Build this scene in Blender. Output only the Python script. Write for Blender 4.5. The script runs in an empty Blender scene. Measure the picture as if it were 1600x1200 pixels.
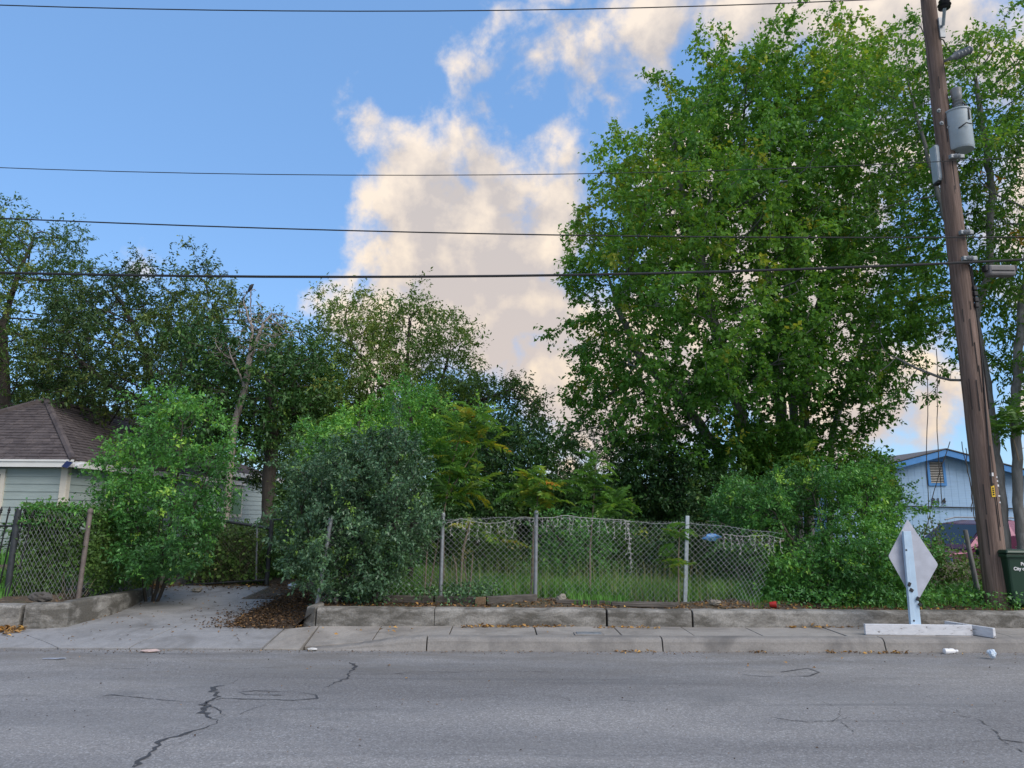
import bpy, math, random
import numpy as np
from mathutils import Vector, Matrix

scene = bpy.context.scene
COL = scene.collection
rad = math.radians

# ------------------------------------------------------------------ camera
FPX, CX, CY = 1100.0, 800.0, 600.0           # focal length in pixels of the 1600 x 1200 photograph
CAM = Vector((0.0, 0.0, 1.6))
PITCH, YAW, ROLL = rad(10.4), rad(0.78), rad(0.30)
RC = Matrix.Rotation(-YAW, 3, 'Z') @ Matrix.Rotation(math.pi/2 + PITCH, 3, 'X') @ Matrix.Rotation(ROLL, 3, 'Z')
cam_data = bpy.data.cameras.new('camera')
cam = bpy.data.objects.new('camera', cam_data)
COL.objects.link(cam)
cam.matrix_world = Matrix.Translation(CAM) @ RC.to_4x4()
cam_data.sensor_width = 36.0
cam_data.lens = 36.0 * FPX / 1600.0
cam_data.clip_start = 0.05
cam_data.clip_end = 3000.0
scene.camera = cam


def ray(px, py):
    return (RC @ Vector(((px - CX) / FPX, -(py - CY) / FPX, -1.0))).normalized()


def P(px, py, Y):
    """the place at distance Y beyond the camera that the photograph shows at this pixel"""
    d = ray(px, py)
    return CAM + d * (Y / d.y)


def G(px, py, z=0.0):
    """the place at height z that the photograph shows at this pixel"""
    d = ray(px, py)
    return CAM + d * ((z - CAM.z) / d.z)


def depth_scale(Y):
    """metres per photograph pixel at distance Y"""
    return Y / FPX * 1.02


# ------------------------------------------------------------------ sun, sky, exposure
SUN_EL, SUN_AZ = rad(42), rad(132)           # azimuth clockwise from +Y
sun_data = bpy.data.lights.new('sun', 'SUN')
sun_data.energy = 2.0
sun_data.angle = rad(40)
sun_data.color = (1.0, 0.94, 0.88)
sun = bpy.data.objects.new('sun', sun_data)
COL.objects.link(sun)
sd = Vector((math.sin(SUN_AZ) * math.cos(SUN_EL), math.cos(SUN_AZ) * math.cos(SUN_EL), math.sin(SUN_EL)))
sun.rotation_euler = sd.to_track_quat('Z', 'Y').to_euler()

world = bpy.data.worlds.new('World')
scene.world = world
world.use_nodes = True
scene.view_settings.view_transform = 'Standard'
scene.view_settings.look = 'None'
scene.view_settings.exposure = 0.55
scene.view_settings.gamma = 1.0
scene.view_settings.use_curve_mapping = False
scene.cycles.max_bounces = 6
scene.cycles.diffuse_bounces = 3
scene.cycles.glossy_bounces = 2
scene.cycles.transmission_bounces = 4
scene.cycles.transparent_max_bounces = 4
scene.cycles.sample_clamp_indirect = 4.0

# clouds: lobes of cumulus round the sky, their edges broken up by noise
CLOUDS = [  # direction by pixel of the photograph, radius in pixels
    (575,190,34),(655,215,55),(715,222,48),(750,212,34),(680,270,85),(640,400,95),(880,520,95),(870,320,60),(770,265,70),(800,300,85),(862,255,46),(640,325,92),(740,380,120),(850,375,95),(690,430,95),
    (602,420,48),(575,490,85),(650,510,110),(760,490,125),(850,490,105),(850,580,105),(910,600,120),(524,500,55),(600,560,90),
    (738,72,20),(706,62,11),(758,98,12),(825,106,30),(885,85,44),(945,70,50),(1000,62,55),(1030,10,30),(950,130,50),(985,118,40),(888,196,22),(806,226,20),(870,0,18),
    (1150,15,75),(1250,25,95),(1350,55,95),(1450,60,70),(1530,60,62),(1590,85,75),
    (1110,300,140),(1200,450,180),(1350,250,110),(1010,600,150),(1300,620,140),(1440,575,55),(1500,600,50),(1450,650,60),(1580,480,40),
    (205,410,22),(862,690,46),(1700,300,150),(1850,80,160),(2000,420,200),(1750,600,120)]
rs = random.Random(11)
dirs = [(ray(px, py), r / FPX * 0.80) for px, py, r in CLOUDS]
_n = 0
while _n < 34:                                # the same broken cumulus over the rest of the sky
    z = rs.uniform(0.02, 0.95)
    a = rs.uniform(0, 2 * math.pi)
    v = Vector((math.cos(a) * math.sqrt(1 - z*z), math.sin(a) * math.sqrt(1 - z*z), z))
    if v.y > 0.15 and abs(v.x) < 0.95 * v.y + 0.25:
        continue
    _n += 1
    for k in range(2):
        w = (v + Vector((rs.uniform(-.15, .15), rs.uniform(-.15, .15), rs.uniform(-.08, .08)))).normalized()
        dirs.append((w, rs.uniform(0.07, 0.17)))


def nd(nt, t, **kw):
    n = nt.nodes.new(t)
    for k, v in kw.items():
        setattr(n, k, v)
    return n


def math_node(nt, op, a, b=None, clamp=False):
    n = nd(nt, 'ShaderNodeMath', operation=op, use_clamp=clamp)
    for i, v in enumerate((a, b)):
        if v is None:
            continue
        if hasattr(v, 'links'):
            nt.links.new(v, n.inputs[i])
        else:
            n.inputs[i].default_value = v
    return n.outputs[0]


def ramp(nt, fac, stops, interp='LINEAR'):
    n = nd(nt, 'ShaderNodeValToRGB')
    n.color_ramp.interpolation = interp
    e = n.color_ramp.elements
    while len(e) < len(stops):
        e.new(0.5)
    for el, (p, c) in zip(e, stops):
        el.position = p
        el.color = (*c, 1) if len(c) == 3 else c
    if fac is not None:
        nt.links.new(fac, n.inputs[0])
    return n.outputs[0]


def mix_rgb(nt, fac, a, b, mode='MIX'):
    n = nd(nt, 'ShaderNodeMix', data_type='RGBA', blend_type=mode)
    for s, v in ((n.inputs[0], fac), (n.inputs[6], a), (n.inputs[7], b)):
        if hasattr(v, 'links'):
            nt.links.new(v, s)
        elif isinstance(v, (int, float)):
            s.default_value = v
        else:
            s.default_value = (*v, 1) if len(v) == 3 else v
    return n.outputs[2]


def cloud_group():
    g = bpy.data.node_groups.new('cloud_density', 'ShaderNodeTree')
    g.interface.new_socket('Vector', in_out='INPUT', socket_type='NodeSocketVector')
    g.interface.new_socket('Density', in_out='OUTPUT', socket_type='NodeSocketFloat')
    gi, go = g.nodes.new('NodeGroupInput'), g.nodes.new('NodeGroupOutput')
    v = gi.outputs[0]
    wn = nd(g, 'ShaderNodeTexNoise')          # edges warped into billows
    wn.inputs['Scale'].default_value = 9.0
    wn.inputs['Detail'].default_value = 7.0
    wn.inputs['Roughness'].default_value = 0.62
    g.links.new(v, wn.inputs['Vector'])
    ws = nd(g, 'ShaderNodeVectorMath', operation='SUBTRACT')
    g.links.new(wn.outputs['Color'], ws.inputs[0])
    ws.inputs[1].default_value = (0.5, 0.5, 0.5)
    wm = nd(g, 'ShaderNodeVectorMath', operation='MULTIPLY_ADD')
    g.links.new(ws.outputs[0], wm.inputs[0])
    wm.inputs[1].default_value = (0.16, 0.16, 0.16)
    g.links.new(v, wm.inputs[2])
    vw = wm.outputs[0]
    cur = None
    for d, r in dirs:
        dn = nd(g, 'ShaderNodeVectorMath', operation='DISTANCE')
        g.links.new(vw, dn.inputs[0])
        dn.inputs[1].default_value = d
        f = nd(g, 'ShaderNodeMath', operation='SUBTRACT')     # how far inside this lobe
        f.inputs[0].default_value = r
        g.links.new(dn.outputs['Value'], f.inputs[1])
        f = f.outputs[0]
        if cur is None:
            cur = f
        else:
            m = nd(g, 'ShaderNodeMath', operation='SMOOTH_MAX')
            g.links.new(cur, m.inputs[0]); g.links.new(f, m.inputs[1])
            m.inputs[2].default_value = 0.02
            cur = m.outputs[0]
    n1 = nd(g, 'ShaderNodeTexNoise')
    n1.inputs['Scale'].default_value = 11.0
    n1.inputs['Detail'].default_value = 9.0
    n1.inputs['Roughness'].default_value = 0.56
    n1.inputs['Distortion'].default_value = 0.25
    g.links.new(v, n1.inputs['Vector'])
    a = math_node(g, 'SUBTRACT', n1.outputs[0], 0.5)
    a = math_node(g, 'MULTIPLY', a, 2.3)
    s = math_node(g, 'MULTIPLY', cur, 14.0)
    s = math_node(g, 'ADD', s, 0.26)
    s = math_node(g, 'MINIMUM', s, 1.5)
    s = math_node(g, 'ADD', s, a)
    g.links.new(s, go.inputs[0])
    return g


def build_world():
    nt = world.node_tree
    nt.nodes.clear()
    out = nd(nt, 'ShaderNodeOutputWorld')
    tc = nd(nt, 'ShaderNodeTexCoord')
    norm = nd(nt, 'ShaderNodeVectorMath', operation='NORMALIZE')
    nt.links.new(tc.outputs['Generated'], norm.inputs[0])
    v = norm.outputs[0]
    sky = nd(nt, 'ShaderNodeTexSky', sky_type='NISHITA')
    sky.sun_disc = False
    sky.sun_elevation = SUN_EL
    sky.sun_rotation = SUN_AZ
    sky.altitude = 200
    sky.air_density = 1.0
    sky.dust_density = 0.4
    sky.ozone_density = 1.5
    tint = mix_rgb(nt, 1.0, sky.outputs[0], SKY_TINT, 'MULTIPLY')
    tint = mix_rgb(nt, 0.6, tint, (1.0, 2.02, 3.95))       # a hazy late-day blue, even over the dome
    bg = nd(nt, 'ShaderNodeBackground')
    bg.inputs[1].default_value = SKY_STRENGTH
    nt.links.new(tint, bg.inputs[0])
    grp = cloud_group()
    g1 = nd(nt, 'ShaderNodeGroup'); g1.node_tree = grp
    g2 = nd(nt, 'ShaderNodeGroup'); g2.node_tree = grp
    nt.links.new(v, g1.inputs[0])
    off = nd(nt, 'ShaderNodeVectorMath', operation='ADD')
    off.inputs[1].default_value = (-0.026, -0.01, 0.034)   # towards the glow that rims the clouds
    nt.links.new(v, off.inputs[0])
    nt.links.new(off.outputs[0], g2.inputs[0])
    d1, d2 = g1.outputs[0], g2.outputs[0]
    alpha = nd(nt, 'ShaderNodeMapRange', interpolation_type='SMOOTHSTEP')
    alpha.inputs[1].default_value = -0.05
    alpha.inputs[2].default_value = 0.70
    nt.links.new(d1, alpha.inputs[0])
    a = alpha.outputs[0]
    lit = math_node(nt, 'SUBTRACT', d1, d2)   # billows that face the light
    lit = math_node(nt, 'MULTIPLY', lit, 0.75)
    thin = math_node(nt, 'MULTIPLY', d2, -0.55)    # little cloud between here and the light
    lit = math_node(nt, 'ADD', lit, math_node(nt, 'ADD', thin, 0.54))
    lit = math_node(nt, 'MAXIMUM', lit, 0.0)
    lit = math_node(nt, 'MINIMUM', lit, 1.0)
    sep = nd(nt, 'ShaderNodeSeparateXYZ'); nt.links.new(v, sep.inputs[0])
    warm = nd(nt, 'ShaderNodeMapRange')       # lower in the sky the cloud glows warmer
    warm.inputs[1].default_value = 0.50
    warm.inputs[2].default_value = 0.02
    nt.links.new(sep.outputs[2], warm.inputs[0])
    body = mix_rgb(nt, warm.outputs[0], (0.415, 0.39, 0.39), (0.50, 0.43, 0.395))
    rim = mix_rgb(nt, warm.outputs[0], (0.69, 0.605, 0.525), (0.74, 0.60, 0.43))
    col = mix_rgb(nt, lit, body, rim)
    bg2 = nd(nt, 'ShaderNodeBackground')
    nt.links.new(col, bg2.inputs[0])
    ms = nd(nt, 'ShaderNodeMixShader')
    nt.links.new(a, ms.inputs[0]); nt.links.new(bg.outputs[0], ms.inputs[1]); nt.links.new(bg2.outputs[0], ms.inputs[2])
    nt.links.new(ms.outputs[0], out.inputs[0])


SKY_STRENGTH = 0.15
SKY_TINT = (0.85, 1.0, 1.08)
build_world()
world.cycles.sampling_method = 'MANUAL'
world.cycles.sample_map_resolution = 512

# ------------------------------------------------------------------ helpers


def tag(o, label=None, cat=None, group=None, kind=None):
    if label: o['label'] = label
    if cat: o['category'] = cat
    if group: o['group'] = group
    if kind: o['kind'] = kind
    return o


def empty(name, loc, label=None, cat=None, group=None):
    o = bpy.data.objects.new(name, None)
    o.empty_display_size = 0.2
    COL.objects.link(o)
    o.location = loc
    return tag(o, label, cat, group)


def base_of(p):
    v = Vector((0, 0, 0))
    while p is not None:
        v += p.location
        p = p.parent
    return v


def link_mesh(name, me, mat, parent=None):
    o = bpy.data.objects.new(name, me)
    COL.objects.link(o)
    if mat is not None and not me.materials:
        me.materials.append(mat)
    if parent is not None:
        o.parent = parent
    return o


def mesh_np(name, verts, faces, mat, parent=None, attr=None, smooth=False, world=True):
    """verts (n,3) array in world space, faces (m,k) array of one polygon size"""
    verts = np.asarray(verts, dtype=np.float32)
    faces = np.asarray(faces, dtype=np.int32)
    if parent is not None and world:
        verts = verts - np.array(base_of(parent), dtype=np.float32)
    me = bpy.data.meshes.new(name)
    k = faces.shape[1]
    me.vertices.add(len(verts))
    me.vertices.foreach_set('co', verts.ravel())
    me.loops.add(faces.size)
    me.loops.foreach_set('vertex_index', faces.ravel())
    me.polygons.add(len(faces))
    me.polygons.foreach_set('loop_start', np.arange(0, faces.size, k, dtype=np.int32))
    me.polygons.foreach_set('loop_total', np.full(len(faces), k, dtype=np.int32))
    if smooth:
        me.polygons.foreach_set('use_smooth', np.ones(len(faces), dtype=bool))
    me.update(calc_edges=True)
    if attr is not None:
        at = me.attributes.new('tint', 'FLOAT', 'FACE')
        at.data.foreach_set('value', np.asarray(attr, dtype=np.float32))
    return link_mesh(name, me, mat, parent)


class MB:
    """collects pieces in world space and links them as ONE mesh object"""
    def __init__(s):
        s.v, s.f, s.sm = [], [], []

    def add(s, verts, faces, smooth=False):
        n = len(s.v)
        s.v += [tuple(v) for v in verts]
        s.f += [tuple(i + n for i in f) for f in faces]
        s.sm += [smooth] * len(faces)
        return s

    def box(s, c, size, rot=None, taper=1.0):
        hx, hy, hz = size[0] / 2, size[1] / 2, size[2] / 2
        vs = []
        for z in (-1, 1):
            t = taper if z > 0 else 1.0
            for x, y in ((-1, -1), (1, -1), (1, 1), (-1, 1)):
                p = Vector((x * hx * t, y * hy * t, z * hz))
                if rot is not None:
                    p = rot @ p
                vs.append(Vector(c) + p)
        return s.add(vs, [(3, 2, 1, 0), (4, 5, 6, 7), (0, 1, 5, 4), (1, 2, 6, 5), (2, 3, 7, 6), (3, 0, 4, 7)])

    def hexa(s, lo, hi):
        """lo, hi: four corners each, same winding"""
        return s.add(list(lo) + list(hi), [(3, 2, 1, 0), (4, 5, 6, 7), (0, 1, 5, 4), (1, 2, 6, 5), (2, 3, 7, 6), (3, 0, 4, 7)])

    def tube(s, pts, r, k=8, caps=True):
        pts = [Vector(p) for p in pts]
        n = len(pts)
        rr = r if isinstance(r, (list, tuple)) else [r] * n
        vs, fs = [], []
        ref = None
        for i, p in enumerate(pts):
            d = (pts[min(i + 1, n - 1)] - pts[max(i - 1, 0)]).normalized()
            if ref is None:
                ref = d.orthogonal().normalized()
            ref = (ref - d * ref.dot(d))
            ref = ref.normalized() if ref.length > 1e-6 else d.orthogonal().normalized()
            b = d.cross(ref)
            for j in range(k):
                a = 2 * math.pi * j / k
                vs.append(p + (ref * math.cos(a) + b * math.sin(a)) * rr[i])
        for i in range(n - 1):
            for j in range(k):
                j2 = (j + 1) % k
                fs.append((i * k + j, i * k + j2, (i + 1) * k + j2, (i + 1) * k + j))
        if caps:
            fs.append(tuple(reversed(range(k))))
            fs.append(tuple(range((n - 1) * k, n * k)))
        return s.add(vs, fs, True)

    def lathe(s, c, axis, prof, k=16):
        """prof: (distance along axis, radius)"""
        c, d = Vector(c), Vector(axis).normalized()
        return s.tube_prof(c, d, prof, k)

    def tube_prof(s, c, d, prof, k):
        u = d.orthogonal().normalized(); w = d.cross(u)
        vs, fs = [], []
        for h, r in prof:
            for j in range(k):
                a = 2 * math.pi * j / k
                vs.append(c + d * h + (u * math.cos(a) + w * math.sin(a)) * max(r, 1e-4))
        m = len(prof)
        for i in range(m - 1):
            for j in range(k):
                j2 = (j + 1) % k
                fs.append((i * k + j, i * k + j2, (i + 1) * k + j2, (i + 1) * k + j))
        fs.append(tuple(reversed(range(k))))
        fs.append(tuple(range((m - 1) * k, m * k)))
        return s.add(vs, fs, True)

    def prism(s, poly, vec):
        """poly: list of 3D points, extruded by vec"""
        poly = [Vector(p) for p in poly]; vec = Vector(vec); n = len(poly)
        fs = [tuple(reversed(range(n))), tuple(range(n, 2 * n))]
        fs += [(i, (i + 1) % n, n + (i + 1) % n, n + i) for i in range(n)]
        return s.add(poly + [p + vec for p in poly], fs)

    def build(s, name, mat, parent=None, bevel=0.0, seg=2, autosmooth=True):
        b = base_of(parent) if parent is not None else Vector((0, 0, 0))
        me = bpy.data.meshes.new(name)
        me.from_pydata([(v[0] - b.x, v[1] - b.y, v[2] - b.z) for v in s.v], [], s.f)
        me.polygons.foreach_set('use_smooth', s.sm)
        me.update()
        import bmesh
        bm = bmesh.new(); bm.from_mesh(me)
        bmesh.ops.recalc_face_normals(bm, faces=bm.faces)
        for e in bm.edges:
            if len(e.link_faces) == 2 and e.calc_face_angle(0) > 0.7:
                e.smooth = False
        bm.to_mesh(me); bm.free()
        o = link_mesh(name, me, mat, parent)
        if bevel:
            m = o.modifiers.new('bevel', 'BEVEL')
            m.width = bevel; m.segments = seg; m.limit_method = 'ANGLE'
        return o


# ------------------------------------------------------------------ materials


def new_mat(name):
    m = bpy.data.materials.new(name)
    m.use_nodes = True
    nt = m.node_tree
    nt.nodes.clear()
    out = nd(nt, 'ShaderNodeOutputMaterial')
    b = nd(nt, 'ShaderNodeBsdfPrincipled')
    nt.links.new(b.outputs[0], out.inputs[0])
    return m, nt, b


def noise(nt, scale, detail=4, rough=0.55, vec=None, dist=0.0):
    n = nd(nt, 'ShaderNodeTexNoise')
    n.inputs['Scale'].default_value = scale
    n.inputs['Detail'].default_value = detail
    n.inputs['Roughness'].default_value = rough
    n.inputs['Distortion'].default_value = dist
    if vec is not None:
        nt.links.new(vec, n.inputs['Vector'])
    return n.outputs[0]


def coords(nt, scale=(1, 1, 1), kind='Object'):
    tc = nd(nt, 'ShaderNodeTexCoord')
    mp = nd(nt, 'ShaderNodeMapping')
    mp.inputs['Scale'].default_value = scale
    if kind == 'World':
        geo = nd(nt, 'ShaderNodeNewGeometry')
        nt.links.new(geo.outputs['Position'], mp.inputs[0])
    else:
        nt.links.new(tc.outputs[kind], mp.inputs[0])
    return mp.outputs[0]


def bump(nt, b, height, strength=0.3, dist=0.02):
    n = nd(nt, 'ShaderNodeBump')
    n.inputs['Strength'].default_value = strength
    n.inputs['Distance'].default_value = dist
    nt.links.new(height, n.inputs['Height'])
    nt.links.new(n.outputs[0], b.inputs['Normal'])


def simple(name, colr, rough=0.6, metal=0.0, var=0.15, scale=6.0, bstr=0.0, spec=0.5):
    """a colour with a little worn variation"""
    m, nt, b = new_mat(name)
    v = coords(nt, kind='World')
    n = noise(nt, scale, 6, 0.6, v)
    lo = tuple(c * (1 - var) for c in colr); hi = tuple(min(1, c * (1 + var)) for c in colr)
    nt.links.new(ramp(nt, n, [(0.3, lo), (0.7, hi)]), b.inputs['Base Color'])
    b.inputs['Roughness'].default_value = rough
    b.inputs['Metallic'].default_value = metal
    b.inputs['Specular IOR Level'].default_value = spec
    if bstr:
        bump(nt, b, noise(nt, scale * 8, 4, 0.6, v), bstr, 0.01)
    return m


LEAF_GAIN = 1.55


def leaf_mat(name, stops, trans=0.3, rough=0.5, spec=0.35):
    m = bpy.data.materials.new(name)
    m.use_nodes = True
    nt = m.node_tree
    nt.nodes.clear()
    out = nd(nt, 'ShaderNodeOutputMaterial')
    stops = [(p, tuple(x * LEAF_GAIN for x in c)) for p, c in stops]
    at = nd(nt, 'ShaderNodeAttribute'); at.attribute_name = 'tint'
    c = ramp(nt, at.outputs['Fac'], stops)
    b = nd(nt, 'ShaderNodeBsdfPrincipled')
    nt.links.new(c, b.inputs['Base Color'])
    b.inputs['Roughness'].default_value = rough
    b.inputs['Specular IOR Level'].default_value = spec
    t = nd(nt, 'ShaderNodeBsdfTranslucent')
    tcol = mix_rgb(nt, 1.0, c, (1.45, 1.25, 0.6), 'MULTIPLY')
    nt.links.new(tcol, t.inputs[0])
    ms = nd(nt, 'ShaderNodeMixShader')
    ms.inputs[0].default_value = trans
    nt.links.new(b.outputs[0], ms.inputs[1]); nt.links.new(t.outputs[0], ms.inputs[2])
    nt.links.new(ms.outputs[0], out.inputs[0])
    return m


def bark_mat(name, lo, hi):
    m, nt, b = new_mat(name)
    v = coords(nt, (9, 9, 2.0), 'World')
    n = noise(nt, 1.6, 7, 0.65, v, 0.4)
    n2 = noise(nt, 0.3, 3, 0.5, v)
    c = ramp(nt, n, [(0.3, lo), (0.7, hi)])
    c = mix_rgb(nt, n2, c, tuple(h * 1.1 for h in hi))
    nt.links.new(mix_rgb(nt, 0.5, ramp(nt, n, [(0.3, lo), (0.7, hi)]), c), b.inputs['Base Color'])
    b.inputs['Roughness'].default_value = 0.9
    bump(nt, b, n, 0.7, 0.03)
    return m


def concrete_mat(name, base, dark, stain_amt=0.5, seed=0.0, blotch=1.3):
    m, nt, b = new_mat(name)
    v = coords(nt, kind='World')
    mp = nd(nt, 'ShaderNodeMapping'); mp.inputs['Location'].default_value = (seed * 3.1, seed * 1.7, seed)
    nt.links.new(v, mp.inputs[0]); v = mp.outputs[0]
    fine = noise(nt, 55, 5, 0.7, v)
    mid = noise(nt, 6, 7, 0.68, v, 0.3)
    big = noise(nt, blotch, 6, 0.62, v, 0.6)
    c = ramp(nt, mid, [(0.3, tuple(x * 0.80 for x in base)), (0.7, tuple(x * 1.12 for x in base))])
    c = mix_rgb(nt, 0.35, c, ramp(nt, fine, [(0.35, tuple(x * 0.55 for x in base)), (0.65, tuple(x * 1.2 for x in base))]))
    st = ramp(nt, big, [(0.46, (0, 0, 0)), (0.68, (stain_amt,) * 3)])
    c = mix_rgb(nt, st, c, dark)
    nt.links.new(c, b.inputs['Base Color'])
    b.inputs['Roughness'].default_value = 0.88
    b.inputs['Specular IOR Level'].default_value = 0.3
    h = math_node(nt, 'ADD', math_node(nt, 'MULTIPLY', fine, 0.5), mid)
    bump(nt, b, h, 0.35, 0.012)
    return m


def wall_mat():
    m, nt, b = new_mat('wall_concrete')
    v = coords(nt, kind='World')
    fine = noise(nt, 48, 6, 0.75, v)
    mid = noise(nt, 7, 7, 0.7, v, 0.4)
    big = noise(nt, 0.9, 5, 0.6, v, 0.5)
    streak = noise(nt, 1.0, 7, 0.68, coords(nt, (3.2, 3.2, 9), 'World'), 0.7)
    c = ramp(nt, mid, [(0.28, (0.23, 0.215, 0.19)), (0.7, (0.40, 0.385, 0.355))])
    c = mix_rgb(nt, 0.4, c, ramp(nt, fine, [(0.34, (0.09, 0.085, 0.075)), (0.62, (0.40, 0.385, 0.36))]))
    moss = math_node(nt, 'ADD', math_node(nt, 'MULTIPLY', streak, 0.55), math_node(nt, 'MULTIPLY', big, 0.55))
    c = mix_rgb(nt, ramp(nt, moss, [(0.45, (0, 0, 0)), (0.59, (0.9, 0.9, 0.9))]), c, mix_rgb(nt, fine, (0.040, 0.037, 0.032), (0.15, 0.14, 0.12)))
    nt.links.new(c, b.inputs['Base Color'])
    b.inputs['Roughness'].default_value = 0.92
    b.inputs['Specular IOR Level'].default_value = 0.25
    bump(nt, b, math_node(nt, 'ADD', math_node(nt, 'MULTIPLY', fine, 0.7), mid), 0.5, 0.016)
    return m


def asphalt_mat():
    m, nt, b = new_mat('asphalt')
    v = coords(nt, kind='World')
    vo = nd(nt, 'ShaderNodeTexVoronoi'); vo.inputs['Scale'].default_value = 95
    nt.links.new(v, vo.inputs['Vector'])
    sep = nd(nt, 'ShaderNodeSeparateColor'); nt.links.new(vo.outputs['Color'], sep.inputs[0])
    grain = ramp(nt, sep.outputs[0], [(0.0, (0.132, 0.130, 0.132)), (0.55, (0.232, 0.228, 0.228)), (0.86, (0.300, 0.294, 0.292)), (1.0, (0.44, 0.45, 0.46))])
    fine = noise(nt, 30, 5, 0.75, v)
    grain = mix_rgb(nt, 0.45, grain, ramp(nt, fine, [(0.3, (0.136, 0.133, 0.134)), (0.7, (0.325, 0.318, 0.316))]))
    vs = coords(nt, (0.10, 0.55, 1), 'World')  # wear along the traffic
    band = noise(nt, 1.4, 5, 0.6, vs, 0.6)
    c = mix_rgb(nt, 0.8, grain, ramp(nt, band, [(0.28, (0.62, 0.615, 0.62)), (0.50, (1.0, 1.0, 1.0)), (0.66, (1.42, 1.39, 1.34))]), 'MULTIPLY')
    vb = coords(nt, (0.35, 0.8, 1), 'World')
    blot = noise(nt, 1.1, 7, 0.66, vb, 1.0)
    c = mix_rgb(nt, ramp(nt, blot, [(0.56, (0, 0, 0)), (0.74, (0.7, 0.7, 0.7))]), c, (0.11, 0.112, 0.115))
    dust = noise(nt, 0.8, 6, 0.6, coords(nt, (0.3, 1.1, 1), 'World'), 0.5)
    c = mix_rgb(nt, ramp(nt, dust, [(0.5, (0, 0, 0)), (0.75, (0.5, 0.5, 0.5))]), c, (0.26, 0.258, 0.255))
    sp = nd(nt, 'ShaderNodeSeparateXYZ'); nt.links.new(coords(nt, kind='World'), sp.inputs[0])
    edge = nd(nt, 'ShaderNodeMapRange'); edge.inputs[1].default_value = 6.4; edge.inputs[2].default_value = 8.7   # grit washed towards the kerb
    nt.links.new(sp.outputs[1], edge.inputs[0])
    grit = noise(nt, 1.5, 7, 0.7, coords(nt, (0.5, 1.6, 1), 'World'), 0.8)
    gm = math_node(nt, 'MULTIPLY', edge.outputs[0], ramp(nt, grit, [(0.42, (0, 0, 0)), (0.62, (0.75, 0.75, 0.75))]))
    c = mix_rgb(nt, gm, c, mix_rgb(nt, fine, (0.095, 0.088, 0.080), (0.25, 0.23, 0.205)))
    skid = noise(nt, 1.0, 4, 0.55, coords(nt, (0.16, 3.4, 1), 'World'), 0.3)
    c = mix_rgb(nt, ramp(nt, skid, [(0.60, (0, 0, 0)), (0.72, (0.40, 0.40, 0.40))]), c, (0.085, 0.088, 0.096))
    nt.links.new(c, b.inputs['Base Color'])
    b.inputs['Roughness'].default_value = 0.82
    b.inputs['Specular IOR Level'].default_value = 0.35
    h = math_node(nt, 'ADD', sep.outputs[0], fine)
    bump(nt, b, h, 0.5, 0.006)
    return m


def wood_mat(name, lo, hi, grain=(30, 30, 1.5), rough=0.85, bs=0.6):
    m, nt, b = new_mat(name)
    v = coords(nt, grain, 'World')
    n = noise(nt, 1.0, 8, 0.7, v, 0.8)
    v2 = coords(nt, (2, 2, .6), 'World')
    n2 = noise(nt, 1.0, 4, 0.6, v2)
    c = ramp(nt, n, [(0.28, lo), (0.72, hi)])
    c = mix_rgb(nt, ramp(nt, n2, [(0.4, (0, 0, 0)), (0.75, (0.5, 0.5, 0.5))]), c, tuple(x * 0.6 for x in lo))
    nt.links.new(c, b.inputs['Base Color'])
    b.inputs['Roughness'].default_value = rough
    b.inputs['Specular IOR Level'].default_value = 0.25
    bump(nt, b, n, bs, 0.012)
    return m


def tar_mat(name, colr, gap):
    """tar worn away in spots, the road showing through"""
    m, nt, b = new_mat(name)
    v = coords(nt, kind='World')
    n = noise(nt, 22, 6, 0.7, v)
    nt.links.new(ramp(nt, n, [(0.35, colr), (0.7, tuple(x * 1.9 for x in colr))]), b.inputs['Base Color'])
    b.inputs['Roughness'].default_value = 0.75
    nt.links.new(ramp(nt, noise(nt, 14, 5, 0.7, v), [(gap - 0.03, (0, 0, 0)), (gap + 0.08, (0.9, 0.9, 0.9))]), b.inputs['Alpha'])
    return m


M = {}
M['asphalt'] = asphalt_mat()
M['tar'] = tar_mat('tar', (0.045, 0.046, 0.050), 0.36)
M['hairline'] = tar_mat('hairline_crack', (0.055, 0.054, 0.054), 0.46)
M['sidewalk'] = concrete_mat('sidewalk_concrete', (0.345, 0.322, 0.294), (0.15, 0.138, 0.125), 0.7, 0.0)
M['driveway'] = concrete_mat('driveway_concrete', (0.31, 0.308, 0.31), (0.14, 0.135, 0.13), 0.75, 4.0, 1.3)
M['curb'] = concrete_mat('curb_concrete', (0.272, 0.256, 0.238), (0.115, 0.11, 0.107), 0.75, 2.0, 1.6)
M['wall_concrete'] = wall_mat()
M['soil'] = concrete_mat('soil', (0.085, 0.066, 0.05), (0.035, 0.028, 0.022), 0.8, 3.0, 3.0)
M['earth'] = concrete_mat('earth', (0.075, 0.09, 0.035), (0.04, 0.055, 0.02), 0.8, 5.0, 1.0)
M['galv'] = simple('galvanised_steel', (0.26, 0.28, 0.30), 0.5, 0.35, 0.25, 14)
M['galv_wire'] = simple('galvanised_wire', (0.36, 0.38, 0.39), 0.5, 0.35, 0.25, 8)
M['old_wire'] = simple('rusty_wire', (0.17, 0.14, 0.125), 0.7, 0.2, 0.35, 9)
M['black_iron'] = simple('black_iron', (0.025, 0.025, 0.028), 0.5, 0.2, 0.3, 12)
M['cable'] = simple('cable', (0.018, 0.018, 0.02), 0.6, 0.0, 0.2, 6)
M['steel_grey'] = simple('grey_equipment_paint', (0.36, 0.42, 0.46), 0.45, 0.0, 0.10, 5)
M['porcelain'] = simple('grey_porcelain', (0.22, 0.23, 0.24), 0.35, 0.0, 0.15, 9)
M['dark_gap'] = simple('dark_interior', (0.012, 0.012, 0.013), 0.8)
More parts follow.
